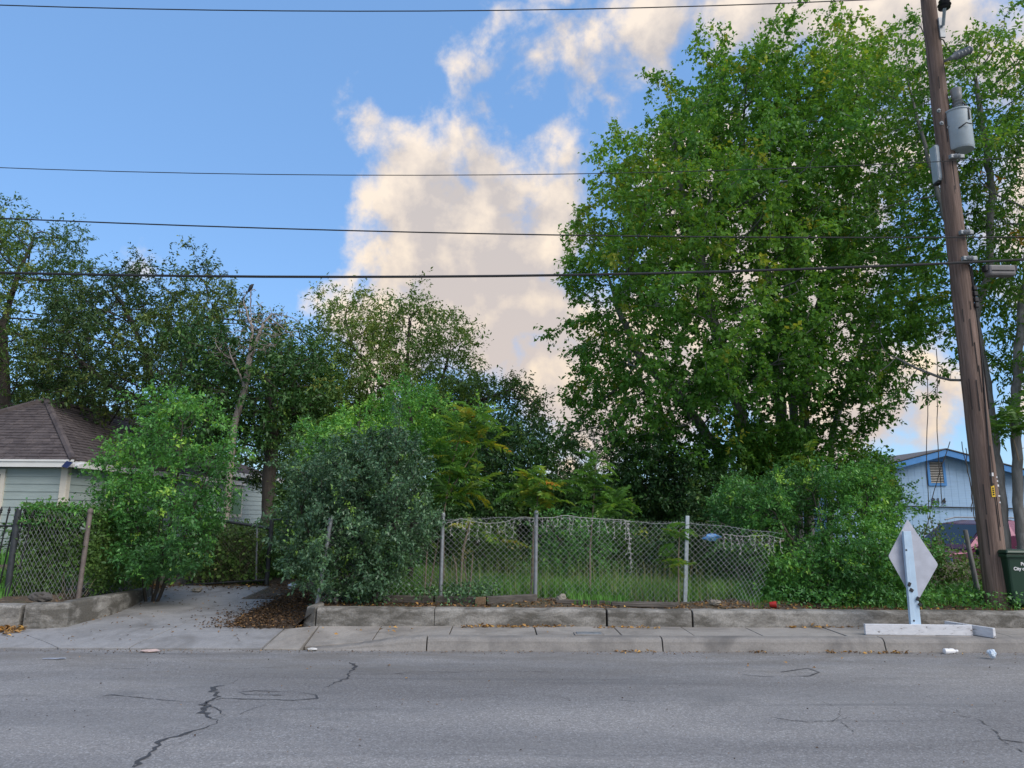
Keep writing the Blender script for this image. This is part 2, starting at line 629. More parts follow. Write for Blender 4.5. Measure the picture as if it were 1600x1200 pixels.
M['white_paint'] = simple('pale_blue_white_paint', (0.46, 0.60, 0.74), 0.6, 0.0, 0.10, 5, 0.08)
M['white_plastic'] = simple('white_plastic', (0.75, 0.75, 0.76), 0.4, 0.0, 0.05)
M['sign_back'] = simple('dull_aluminium', (0.47, 0.485, 0.55), 0.55, 0.15, 0.10, 9)
M['red_plastic'] = simple('red_plastic', (0.55, 0.03, 0.02), 0.4)
M['blue_plastic'] = simple('blue_plastic_film', (0.10, 0.30, 0.62), 0.4, 0, 0.3)
M['pole_wood'] = wood_mat('weathered_pole_wood', (0.066, 0.045, 0.036), (0.33, 0.235, 0.195), (26, 26, 0.9), 0.9, 0.9)
M['timber'] = wood_mat('grey_timber', (0.05, 0.043, 0.037), (0.20, 0.18, 0.16), (2.0, 30, 30))
M['timber_end'] = wood_mat('cut_timber', (0.15, 0.10, 0.06), (0.30, 0.21, 0.13), (20, 20, 20))
M['bark_grey'] = bark_mat('grey_bark', (0.075, 0.065, 0.055), (0.26, 0.258, 0.255))
M['bark_dark'] = bark_mat('dark_bark', (0.028, 0.023, 0.02), (0.085, 0.072, 0.06))
M['bark_snag'] = bark_mat('bleached_deadwood', (0.16, 0.135, 0.12), (0.36, 0.31, 0.28))
M['stem_tan'] = bark_mat('tan_stem', (0.12, 0.095, 0.07), (0.27, 0.22, 0.16))
M['stone'] = concrete_mat('stone', (0.33, 0.30, 0.25), (0.15, 0.13, 0.11), 0.6, 9.0, 5.0)
M['glass_dark'] = simple('dark_glass', (0.012, 0.014, 0.016), 0.06, 0.0, 0.1, 3, spec=0.8)

# ------------------------------------------------------------------ the setting
CURB_Y0, CURB_Y1, WALK_Y1 = 8.74, 8.92, 9.60
WALK_Z, SOIL_Z = 0.15, 0.33
DRIVE_L, DRIVE_R = -6.45, -2.70              # driveway between its two low walls


def sheet(name, x0, x1, y0, y1, z, mat):
    m = MB().add([(x0, y0, z), (x1, y0, z), (x1, y1, z), (x0, y1, z)], [(0, 1, 2, 3)])
    return tag(m.build(name, mat), kind='structure')


sheet('ground', -600, 600, -600, 600, -0.06, M['earth'])
road = sheet('road', -70, 70, -5.0, CURB_Y0 + 0.02, 0.0, M['asphalt'])


def hground(x, y):
    """height of the ground: lot behind the low wall, driveway ramp through it"""
    x = np.asarray(x, float); y = np.asarray(y, float)
    lot = SOIL_Z + 0.03 * np.sin(x * 1.7 + 1.0) * np.sin(y * 1.3) + 0.015 * np.sin(x * 5.1) * np.cos(y * 4.3)
    lot = np.where(x < DRIVE_L + .2, lot + 0.05, lot)
    far = np.clip((y - 14) / 20, 0, 1)
    lot = lot + far * 0.10
    sm = lambda q: np.clip(q, 0, 1) ** 2 * (3 - 2 * np.clip(q, 0, 1))
    lot = lot - 0.55 * sm((x - 5.8) / 1.6) * sm((y - 13.2) / 1.4) * sm((20.5 - y) / 1.5)     # sunk yard where the car stands
    drive = drive_z(y) - 0.03
    edge = np.interp(y, [9.6, 10.8, 13.2], [DRIVE_L + 0.10, DRIVE_L + 0.12, DRIVE_L - 0.28])
    w = np.clip((x - edge) / 0.08, 0, 1) * np.clip(((DRIVE_R + 0.16) - x) / 0.13, 0, 1) * np.clip((14.5 - y) / 0.8, 0, 1)
    return lot * (1 - w) + drive * w


def drive_z(y):
    y = np.asarray(y, float)
    return np.interp(y, [8.5, 8.72, 8.95, 9.6, 14.4, 40], [0.0, 0.012, 0.05, 0.105, 0.235, 0.3])


def ground_at(px, py, z0=SOIL_Z):
    p = G(px, py, z0)
    for _ in range(3):
        p = G(px, py, float(hground(p.x, p.y)))
    return p


def grid_sheet(name, xs, ys, mat):
    X, Y = np.meshgrid(xs, ys)
    rng = np.random.default_rng(4)
    Z = hground(X, Y) + rng.normal(0, 0.006, X.shape)
    v = np.stack([X, Y, Z], -1).reshape(-1, 3)
    nx, ny = len(xs), len(ys)
    i = (np.arange(ny - 1)[:, None] * nx + np.arange(nx - 1)[None, :]).ravel()
    f = np.stack([i, i + 1, i + nx + 1, i + nx], -1)
    o = mesh_np(name, v, f, mat, smooth=True)
    return tag(o, kind='structure')


xs = np.concatenate([np.arange(-60, -13, 2.0), np.arange(-13, 11, 0.16), np.arange(11, 60, 2.0)])
ys = np.concatenate([np.arange(9.64, 15.5, 0.14), np.arange(15.5, 24, 0.6), np.arange(24, 120, 6.0)])


def lot_mat():
    m, nt, b = new_mat('lot_soil')
    v = coords(nt, kind='World')
    big = noise(nt, 1.6, 6, 0.62, v, 0.5)
    fine = noise(nt, 26, 6, 0.75, v)
    vo = nd(nt, 'ShaderNodeTexVoronoi'); vo.inputs['Scale'].default_value = 26
    nt.links.new(v, vo.inputs['Vector'])
    sep = nd(nt, 'ShaderNodeSeparateColor'); nt.links.new(vo.outputs['Color'], sep.inputs[0])
    c = ramp(nt, fine, [(0.3, (0.040, 0.030, 0.023)), (0.55, (0.10, 0.075, 0.055)), (0.75, (0.18, 0.145, 0.11))])
    c = mix_rgb(nt, ramp(nt, sep.outputs[1], [(0.78, (0, 0, 0)), (0.86, (0.8, 0.8, 0.8))]), c,
                ramp(nt, sep.outputs[0], [(0, (0.20, 0.12, 0.06)), (0.5, (0.13, 0.09, 0.06)), (1, (0.26, 0.22, 0.18))]))
    c = mix_rgb(nt, ramp(nt, big, [(0.45, (0, 0, 0)), (0.65, (0.7, 0.7, 0.7))]), c, (0.06, 0.065, 0.028))
    nt.links.new(c, b.inputs['Base Color'])
    b.inputs['Roughness'].default_value = 0.95
    bump(nt, b, math_node(nt, 'ADD', fine, sep.outputs[0]), 0.8, 0.02)
    return m


M['lot'] = lot_mat()
grid_sheet('lot_ground', xs, ys, M['lot'])

# ---- pavement slabs, each a part of the sidewalk
walk = tag(empty('sidewalk', (0, 9.2, 0)), kind='structure')
jx = [G(px, 979, WALK_Z).x for px in (595, 707, 835, 958, 1063, 1162)]
while jx[-1] < 26:
    jx.append(jx[-1] + 1.02 + 0.12 * math.sin(len(jx) * 2.1))
edges = [-2.36] + jx
rng0 = random.Random(3)
XB0 = G(700, 1016, 0.03).x
MB().box(((XB0 + edges[-1]) / 2, (CURB_Y1 + WALK_Y1) / 2, WALK_Z - 0.10), (edges[-1] - XB0, WALK_Y1 - CURB_Y1 - 0.03, 0.12)).build('bedding', M['soil'], walk)
XF0, XF1 = G(480, 1018, 0).x, G(665, 1016, 0.03).x


def curb_h(x):
    t = min(1, max(0, (x - XF0) / (XF1 - XF0)))
    return 0.014 + (WALK_Z - 0.014) * t * t * (3 - 2 * t)


for a, b in zip(edges[:-1], edges[1:]):
    dz = rng0.uniform(-0.004, 0.004)
    x0, x1, y0, y1 = a + 0.007, b - 0.007, CURB_Y1 + 0.003, WALK_Y1 - 0.003
    h0, h1 = (curb_h(x0) - .001, curb_h(x1) - .001) if a < XF1 + .3 else (WALK_Z + dz, WALK_Z + dz)
    m = MB().hexa([(x0, y0, -.03), (x1, y0, -.03), (x1, y1, -.03), (x0, y1, -.03)], [(x0, y0, h0), (x1, y0, h1), (x1, y1, WALK_Z + dz), (x0, y1, WALK_Z + dz)])
    m.build('slab', M['sidewalk'], walk, bevel=0.006)
# the ramp of the pavement down to the driveway
xa, xb = -2.80, edges[0] - 0.012
lo = [(xa, CURB_Y0 + 0.03, -0.05), (xb, CURB_Y0 + 0.03, -0.05), (xb, WALK_Y1, -0.05), (xa, WALK_Y1, -0.05)]
hi = [(xa, CURB_Y0 + 0.03, 0.016), (xb, CURB_Y0 + 0.03, curb_h(xb) - .002), (xb, WALK_Y1, WALK_Z), (xa, WALK_Y1, 0.108)]
MB().hexa(lo, hi).build('slab', M['sidewalk'], walk, bevel=0.006)

# ---- kerb stones, rolled top edge, flaring down to the driveway
curb = tag(empty('curb', (0, 8.8, 0)), kind='structure')
cj = [G(665, 1016, 0.03).x, G(1038, 1016, 0.03).x, G(1398, 1020, 0.03).x]
cj = cj + [cj[-1] + 3.05, cj[-1] + 6.1, cj[-1] + 9.2, cj[-1] + 14, cj[-1] + 19]


def curb_profile(x, h, yoff=0.0):
    pts = [(CURB_Y0 - 0.035, -0.05), (CURB_Y0 - 0.030, 0.004)]
    R = 0.07 * min(1.0, h / 0.12)
    pts.append((CURB_Y0 - 0.005, max(0.006, h - R)))
    for t in (0.25, 0.5, 0.75, 1.0):
        a = math.pi / 2 * t
        pts.append((CURB_Y0 - 0.005 + R * (1 - math.cos(a)), max(0.007, h - R + R * math.sin(a))))
    pts += [(CURB_Y1 - 0.004, h + 0.002), (CURB_Y1 - 0.004, -0.05)]
    return [Vector((x, y, z)) for y, z in pts]


def curb_piece(x0, x1, h0, h1, n=10, seed=0):
    r = random.Random(seed)
    rings = []
    for i in range(n + 1):
        t = i / n
        s = t * t * (3 - 2 * t)
        rings.append(curb_profile(x0 + (x1 - x0) * t, h0 + (h1 - h0) * s + (r.uniform(-.004, .004) if 0 < i < n else 0)))
    k = len(rings[0])
    vs = [p for ring in rings for p in ring]
    fs = [(i * k + j, (i + 1) * k + j, (i + 1) * k + j + 1, i * k + j + 1) for i in range(n) for j in range(k - 1)]
    fs += [tuple(range(k)), tuple(reversed(range(n * k, (n + 1) * k)))]
    return MB().add(vs, fs).build('curb_stone', M['curb'], curb)


xflare = G(480, 1018, 0).x
curb_piece(xflare, cj[0] - 0.008, 0.014, WALK_Z, 24, 1)
for i, (a, b) in enumerate(zip(cj[:-1], cj[1:])):
    curb_piece(a + 0.008, b - 0.008, WALK_Z, WALK_Z, 12, i + 2)

# ---- driveway slabs
drive = tag(empty('driveway', (-5, 11, 0)), kind='structure')
xc0, xc1 = G(220, 1005, 0.06).x, G(400, 922, 0.23).x


def drive_slab(xl0, xr0, y0, xl1, xr1, y1, mat, n=8):
    vs, fs = [], []
    for i in range(n + 1):
        t = i / n
        y = y0 + (y1 - y0) * t
        z = float(drive_z(y))
        l, r = xl0 + (xl1 - xl0) * t, xr0 + (xr1 - xr0) * t
        vs += [(l, y, z), (r, y, z), (r, y, z - 0.10), (l, y, z - 0.10)]
    for i in range(n):
        a = 4 * i
        for j in range(4):
            fs.append((a + j, a + (j + 1) % 4, a + 4 + (j + 1) % 4, a + 4 + j))
    fs += [(0, 1, 2, 3), (4 * n + 3, 4 * n + 2, 4 * n + 1, 4 * n)]
    MB().add(vs, fs).build('slab', mat, drive, bevel=0.004)


g = 0.008
drive_slab(-30, G(110, 1002, 0.05).x - g, CURB_Y0 + 0.03, -30, DRIVE_L + 0.1 - g, WALK_Y1, M['driveway'])
drive_slab(G(110, 1002, 0.05).x + g, xc0 - 0.1 - g, CURB_Y0 + 0.03, DRIVE_L + 0.1 + g, xc0 - g, WALK_Y1 - g, M['driveway'])
drive_slab(xc0 - 0.1 + g, -2.82, CURB_Y0 + 0.03, xc0 + g, -2.82, WALK_Y1 - g, M['driveway'])
drive_slab(DRIVE_L - 0.1, xc0 - g, WALK_Y1 + g, DRIVE_L - 0.3, xc1 - g, 14.2, M['driveway'])
drive_slab(xc0 + g, DRIVE_R, WALK_Y1 + g, xc1 + g, DRIVE_R - 0.35, 12.2, M['driveway'])

# ---- low concrete retaining wall along the pavement: each cast length is a part
wall = empty('retaining_wall', (2, 9.7, 0), 'low weathered concrete wall holding back the overgrown lot beside the pavement', 'wall')


def wall_piece(x0, x1, y0, y1, z0, z1a, z1b, parent, seed, mat=None, n=14):
    r = random.Random(seed)
    rings = []
    n = max(4, int((x1 - x0) / 0.22))
    for i in range(n + 1):
        t = i / n
        x = x0 + (x1 - x0) * t
        zt = z1a + (z1b - z1a) * t + r.uniform(-.006, .006)
        fo = r.uniform(-.006, .006)
        rings.append([Vector(p) for p in ((x, y0 - 0.015, z0), (x, y0 + fo, zt - 0.035), (x, y0 + 0.025 + fo, zt - 0.006), (x, y1 - 0.02, zt), (x, y1, zt - 0.02), (x, y1, z0))])
    k = 6
    vs = [p for ring in rings for p in ring]
    fs = [(i * k + j, (i + 1) * k + j, (i + 1) * k + (j + 1) % k, i * k + (j + 1) % k) for i in range(n) for j in range(k)]
    fs += [tuple(range(k)), tuple(reversed(range(n * k, (n + 1) * k)))]
    return MB().add(vs, fs).build('wall_segment', mat or M['wall_concrete'], parent, bevel=0.008)


wx = [G(497, 975, WALK_Z).x, G(942, 972, WALK_Z).x, G(1070, 972, WALK_Z).x]
wx += [wx[-1] + 5.2, wx[-1] + 9.4, wx[-1] + 15, wx[-1] + 21]
tops = [0.375, 0.365, 0.36, 0.345, 0.33, 0.33, 0.33]
for i in range(len(wx) - 1):
    if i == 0:
        xm = G(683, 970, WALK_Z).x
        wall_piece(wx[0] + 0.008, xm - 0.003, WALK_Y1, WALK_Y1 + 0.19, 0.05, 0.375, 0.37, wall, 10)
        wall_piece(xm + 0.003, wx[1] - 0.014, WALK_Y1 + 0.003, WALK_Y1 + 0.19, 0.05, 0.37, 0.365, wall, 11)
    else:
        wall_piece(wx[i] + 0.012, wx[i + 1] - 0.012, WALK_Y1 - 0.002 * i, WALK_Y1 + 0.19, 0.05, tops[i], tops[i + 1], wall, 12 + i)
# bevelled end block turning into the driveway
xe = G(467, 982, 0.11).x
lo = [(xe, WALK_Y1 + 0.10, 0.0), (wx[0] - 0.008, WALK_Y1 - 0.02, 0.0), (wx[0] - 0.008, WALK_Y1 + 0.45, 0.0), (xe, WALK_Y1 + 0.75, 0.0)]
hi = [(xe + 0.06, WALK_Y1 + 0.14, 0.375), (wx[0] - 0.008, WALK_Y1 + 0.01, 0.38), (wx[0] - 0.008, WALK_Y1 + 0.45, 0.38), (xe + 0.10, WALK_Y1 + 0.75, 0.375)]
MB().hexa(lo, hi).build('end_block', M['wall_concrete'], wall, bevel=0.02)

# ---- the low wall left of the driveway
lwall = empty('driveway_wall', (-7, 10.5, 0), 'low tan concrete wall along the left side of the driveway, below the vine-covered fence', 'wall')
xg = G(53, 975, 0.12).x
wall_piece(-30, xg - 0.03, WALK_Y1, WALK_Y1 + 0.2, 0.0, 0.40, 0.40, lwall, 31, n=20)
# corner piece bending back along the drive
path = [(xg + 0.03, WALK_Y1 - 0.02), (xg + 0.25, WALK_Y1 - 0.02)]
for q in ((104, 981, .10), (118, 976, .11), (145, 969, .12), (172, 961, .14), (205, 947, .17), (240, 928, .20)):
    p = G(*q)
    path.append((p.x, max(p.y, WALK_Y1 - 0.01)))
zt = [0.41, 0.41, 0.412, 0.415, 0.415, 0.41, 0.38, 0.31]
vs, fs = [], []
for i, ((x, y), z) in enumerate(zip(path, zt)):
    a = Vector(path[max(0, i - 1)]); b = Vector(path[min(len(path) - 1, i + 1)])
    d = (b - a).normalized(); nrm = Vector((-d.y, d.x)) * 0.2
    vs += [(x, y, 0.0), (x + nrm.x * 0.06, y + nrm.y * 0.06, z - 0.025), (x + nrm.x * 0.16, y + nrm.y * 0.16, z), (x + nrm.x, y + nrm.y, z), (x + nrm.x, y + nrm.y, 0.0)]
for i in range(len(path) - 1):
    for j in range(4):
        fs.append((5 * i + j, 5 * i + 5 + j, 5 * i + 6 + j, 5 * i + j + 1))
fs += [tuple(range(5)), tuple(reversed(range(5 * len(path) - 5, 5 * len(path))))]
MB().add(vs, fs).build('wall_segment', M['wall_concrete'], lwall, bevel=0.008)

# ---- cracks in the road, filled with tar or left open: parts of the road
rngc = random.Random(21)


def crack(px_path, width, mat, z=0.004, jitter=0.8, step=0.045):
    pts = [G(px, py, z) for px, py in px_path]
    out = []
    for a, b in zip(pts[:-1], pts[1:]):
        n = max(2, int((b - a).length / step))
        for i in range(n):
            out.append(a.lerp(b, i / n))
    out.append(pts[-1])
    vs, fs = [], []
    for i, p in enumerate(out):
        d = (out[min(i + 1, len(out) - 1)] - out[max(i - 1, 0)])
        d.z = 0
        d.normalize()
        nrm = Vector((-d.y, d.x, 0))
        wob = 0.65 + 0.55 * math.sin(i * 0.31 + len(out)) * math.sin(i * 0.127 + 2.0)
        w = width * wob * (0.45 + 0.9 * rngc.random()) * (0.5 if i in (0, len(out) - 1) else 1)
        j = nrm * rngc.uniform(-1, 1) * width * jitter
        vs += [p + j - nrm * w / 2, p + j + nrm * w / 2]
    fs = [(2 * i, 2 * i + 1, 2 * i + 3, 2 * i + 2) for i in range(len(out) - 1)]
    return MB().add(vs, fs).build('crack', mat, road)


T, H = M['tar'], M['hairline']
crack([(212,1198),(228,1180),(236,1168),(262,1152),(290,1145),(318,1140),(332,1130),(338,1122),(322,1117),(316,1108),(322,1098),(334,1093),(342,1086),(332,1080),(338,1074),(352,1071)], 0.050, T)
crack([(338,1122),(350,1117),(322,1096),(318,1104)], 0.022, T)
crack([(262,1152),(300,1146),(302,1153),(280,1160),(255,1168)], 0.010, H)
crack([(160,1087),(175,1085),(240,1092),(300,1097),(322,1097),(345,1091),(400,1092),(460,1094),(497,1091),(494,1085),(465,1081),(400,1079),(372,1081),(385,1085),(440,1086)], 0.020, T, jitter=0.3)
crack([(508,1074),(520,1068),(540,1060),(546,1054),(551,1046),(556,1040),(544,1035)], 0.032, T)
crack([(352,1071),(372,1062),(400,1054)], 0.010, H)
crack([(375,1116),(392,1108),(420,1100)], 0.009, H)
crack([(545,1053),(640,1053),(690,1052),(760,1048),(865,1050)], 0.012, H)
crack([(617,1052),(660,1049),(720,1050)], 0.014, T)
crack([(820,1080),(860,1087),(915,1095),(960,1092),(1010,1098),(1040,1096)], 0.010, H)
crack([(1243,1080),(1265,1088),(1290,1098),(1313,1107),(1312,1120),(1300,1128)], 0.010, H)
crack([(1205,1120),(1240,1126),(1270,1128),(1305,1126),(1325,1121)], 0.015, H)
crack([(1313,1128),(1338,1146)], 0.009, H)
crack([(1445,1106),(1500,1118),(1530,1124),(1552,1140),(1565,1154),(1600,1161)], 0.017, H)
crack([(1565,1154),(1580,1165),(1600,1176)], 0.014, H)
crack([(1500,1118),(1495,1108)], 0.009, H)
crack([(1507,1090),(1560,1094),(1600,1096)], 0.010, H)
crack([(1320,1106),(1380,1106),(1440,1107)], 0.009, H)
crack([(1220,1050),(1262,1044),(1280,1050),(1265,1056),(1200,1057),(1160,1054)], 0.022, T, jitter=0.2)
crack([(1510,1158),(1560,1157),(1600,1159)], 0.010, H)
crack([(0,1052),(60,1046),(160,1044),(250,1045),(330,1045),(440,1043)], 0.009, H)

# ---- utility cover set in the pavement
uc = G(920, 991, WALK_Z)
cov = empty('utility_cover', (uc.x, uc.y, WALK_Z), 'small rectangular utility cover plate set into the pavement slab', 'cover plate')
MB().box((uc.x, uc.y, WALK_Z + 0.006), (0.36, 0.20, 0.012)).build('cover_frame', M['curb'], cov, bevel=0.004)
MB().box((uc.x, uc.y, WALK_Z + 0.014), (0.30, 0.145, 0.010)).build('cover_lid', M['galv'], cov, bevel=0.004)

# ------------------------------------------------------------------ trees and shrubs


def unit(a):
    return a / np.maximum(np.linalg.norm(a, axis=-1, keepdims=True), 1e-9)


def ell(px, py, Y, rx, ry, rz=None, w=1.0):
    """an ellipsoid of crown: centre and radii by pixels of the photograph at distance Y, rz depth in metres"""
    c = P(px, py, Y)
    s = (c - CAM).dot(RC @ Vector((0, 0, -1))) / FPX
    rx, ry = rx * s, ry * s
    return (np.array(c), np.array([rx, rz if rz else rx, ry]), w)


def fill(ells, n, rng, shell=0.35, shoots=0.045):
    vol = np.array([e[2] * np.prod(e[1]) ** (0.8) for e in ells])
    k = rng.choice(len(ells), n, p=vol / vol.sum())
    d = unit(rng.normal(size=(n, 3)))
    r = rng.random(n) ** (1 / 3)
    r = np.where(rng.random(n) < shell, 0.75 + 0.25 * rng.random(n), r)
    c = np.array([e[0] for e in ells])[k]; R = np.array([e[1] for e in ells])[k]
    bumpy = 0.84 + 0.55 * low_noise(d + k[:, None] * 3.7, 0.36, 7)          # ragged outline
    shoot = rng.random(n) < shoots
    bumpy = np.where(shoot, bumpy * (1.08 + 0.32 * rng.random(n)), bumpy)
    r = np.where(shoot, 1.0, r)
    d[:, 2] = np.where(shoot, np.abs(d[:, 2]) * 1.1, d[:, 2])
    return c + d * R * (r * bumpy)[:, None]


def resample(path, step):
    pts = [np.array(p, float) for p in path]
    out = [pts[0]]
    for a, b in zip(pts[:-1], pts[1:]):
        n = max(1, int(round(np.linalg.norm(b - a) / step)))
        for i in range(1, n + 1):
            out.append(a + (b - a) * i / n)
    return out


def colonize(paths, attr, step, kill, rng, grav=0.0, iters=140, wob=0.12):
    """space colonization: branches grow from the given stems towards the points of the crown"""
    pos, par = [], []
    for path in paths:
        pts = resample(path, step)
        last = -1
        if pos:
            d = [np.linalg.norm(pts[0] - q) for q in pos]
            j = int(np.argmin(d))
            if d[j] < 1.2 * step:
                last = j; pts = pts[1:]
        for i, p in enumerate(pts):
            pos.append(p + (rng.normal(0, step * 0.05, 3) if i else 0)); par.append(last); last = len(pos) - 1
    N = len(pos)
    cap = N + len(attr) * 4 + 2000
    Pn = np.zeros((cap, 3)); Pn[:N] = pos
    Pa = np.full(cap, -1, int); Pa[:N] = par
    A = attr.copy()
    near = np.zeros(len(A), int); nd2 = np.full(len(A), 1e18)

    def upd(lo, hi):
        for s in range(lo, hi, 256):
            e = min(hi, s + 256)
            d = ((A[:, None, :] - Pn[None, s:e]) ** 2).sum(-1)
            j = d.argmin(1); m = d[np.arange(len(A)), j]
            b = m < nd2
            near[b] = j[b] + s; nd2[b] = m[b]
    upd(0, N)
    for _ in range(iters):
        if len(A) == 0 or N > cap - 3000:
            break
        d = unit(A - Pn[near])
        acc = np.zeros((N, 3)); np.add.at(acc, near, d)
        ids = np.unique(near)
        dd = unit(acc[ids] + rng.normal(0, wob, (len(ids), 3)))
        dd[:, 2] += grav; dd = unit(dd)
        new = Pn[ids] + dd * step
        k = len(ids)
        if N + k >= cap:
            break
        Pn[N:N + k] = new; Pa[N:N + k] = ids
        upd(N, N + k)
        N += k
        keep = nd2 > kill * kill
        A, near, nd2 = A[keep], near[keep], nd2[keep]
    return Pn[:N], Pa[:N]


def radii(par, r_base, e=2.4, tip=0.004):
    N = len(par)
    acc = np.zeros(N); cnt = np.zeros(N, int)
    r = np.zeros(N)
    best = np.full(N, -1); bestr = np.zeros(N)
    for i in range(N - 1, -1, -1):
        ri = acc[i] if acc[i] > 0 else 1.0
        acc[i] = ri
        p = par[i]
        if p >= 0:
            acc[p] += ri
            if ri > bestr[p]:
                bestr[p] = ri; best[p] = i
    r = acc ** (1 / e)
    r = r / r.max() * r_base
    return np.maximum(r, tip), best, acc


def branch_mesh(pos, par, r, best, rmin):
    """one frustum per segment, rings shared along each main line"""
    idx = np.where((par >= 0) & (r >= rmin))[0]
    d = np.zeros_like(pos)
    d[idx] = unit(pos[idx] - pos[par[idx]])
    roots = np.where(par < 0)[0]
    for q in roots:
        d[q] = d[best[q]] if best[q] >= 0 else (0, 0, 1)
    ds = d.copy()
    has = best >= 0
    ds[has] = unit(d[has] + d[best[has]] * 0.9)
    ref = unit(np.array([0.35, -0.88, 0.31]))
    V, F = [], []
    base = 0
    for lo, hi, k in ((0.05, 9, 10), (0.018, 0.05, 6), (0, 0.018, 3)):
        sel = idx[(r[idx] >= lo) & (r[idx] < hi)]
        if len(sel) == 0:
            continue
        ang = 2 * np.pi * np.arange(k) / k
        main = best[par[sel]] == sel

        def ring(c, dr, rr):
            u = unit(np.cross(dr, ref)); w = np.cross(dr, u)
            return c[:, None] + (u[:, None] * np.cos(ang)[None, :, None] + w[:, None] * np.sin(ang)[None, :, None]) * rr[:, None, None]
        dpar = np.where(main[:, None], ds[par[sel]], d[sel])
        rpar = np.where(main, r[par[sel]], r[sel] * 1.1)
        a = ring(pos[par[sel]], dpar, rpar)
        b = ring(pos[sel], ds[sel], r[sel])
        n = len(sel)
        V.append(np.concatenate([a, b], 1).reshape(-1, 3))
        j = np.arange(k); j2 = (j + 1) % k
        f = np.stack([j, j2, k + j2, k + j], -1)
        F.append((f[None] + (base + np.arange(n) * 2 * k)[:, None, None]).reshape(-1, 4))
        base += n * 2 * k
    return np.concatenate(V), np.concatenate(F)


TEMPL = {
    'oval': (np.array([(0, 0, 0), (0.35, 0.5, 0.10), (1, 0, -0.06), (0.35, -0.5, 0.10)]), np.array([(0, 2, 1), (0, 3, 2)])),
    'lance': (np.array([(0, 0, 0), (0.42, 0.5, 0.14), (1, 0, -0.12), (0.42, -0.5, 0.14)]), np.array([(0, 2, 1), (0, 3, 2)])),
    'lobed': (np.array([(0, 0, 0), (0.30, 0.62, 0.06), (0.55, 0.22, 0.0), (1, 0, -0.12), (0.55, -0.22, 0.0), (0.30, -0.62, 0.06)]),
              np.array([(0, 2, 1), (0, 3, 2), (0, 4, 3), (0, 5, 4)])),
}


def leaves(points, axes, normals, length, width, kind='oval'):
    tv, tf = TEMPL[kind]
    a = unit(axes)
    n = unit(normals - a * (normals * a).sum(-1, keepdims=True))
    s = np.cross(n, a)
    L = np.asarray(length)[:, None, None]; W = np.asarray(width)[:, None, None]
    v = points[:, None] + a[:, None] * tv[None, :, :1] * L + s[:, None] * tv[None, :, 1:2] * W + n[:, None] * tv[None, :, 2:3] * L
    m = len(tv)
    f = tf[None] + (np.arange(len(points)) * m)[:, None, None]
    return v.reshape(-1, 3), f.reshape(-1, 3), len(tf)


def spray(pos, dirs, rng, n_spray, n_leaf, slen, L, ratio, droop=0.25, up=0.6, kind='oval', spread=0.9, tint=None, tnoise=0.16, flush=0.08):
    """short twigs round each place, leaves set along each twig"""
    n = len(pos)
    p = np.repeat(pos, n_spray, 0); d = np.repeat(dirs, n_spray, 0)
    m = len(p)
    tw = unit(d + rng.normal(0, spread, (m, 3)) + np.array([0, 0, 0.1]))
    tw[:, 2] -= droop * rng.random(m); tw = unit(tw)
    sl = slen * (0.5 + rng.random(m))
    base_t = np.repeat(tint, n_spray) + rng.normal(0, tnoise * 0.6, m)
    young = rng.random(m) < flush
    base_t = np.where(young, base_t + 0.35, base_t)
    P2 = np.repeat(p, n_leaf, 0); T2 = np.repeat(tw, n_leaf, 0); S2 = np.repeat(sl, n_leaf)
    q = len(P2)
    t = (np.tile(np.arange(n_leaf), m) + rng.random(q)) / n_leaf
    pts = P2 + T2 * (S2 * t)[:, None] + rng.normal(0, L * 0.25, (q, 3))
    ax = T2 * 0.7 + rng.normal(0, 0.8, (q, 3)); ax[:, 2] -= droop
    nrm = rng.normal(0, 1, (q, 3)); nrm[:, 2] = np.abs(nrm[:, 2]) + up
    ln = L * (0.42 + 1.0 * rng.random(q) ** 1.3)
    v, f, k = leaves(pts, ax, nrm, ln, ln * ratio, kind)
    tt = np.clip(np.repeat(base_t, n_leaf) + rng.normal(0, tnoise, q), 0, 1)
    return v, f, np.repeat(tt, k)


def low_noise(p, scale, seed):
    r = np.random.default_rng(seed)
    out = np.zeros(len(p))
    for _ in range(4):
        w = r.normal(0, 1, 3) / scale
        out += np.sin(p @ w + r.random() * 6.28)
    return out / 4


STATS = []


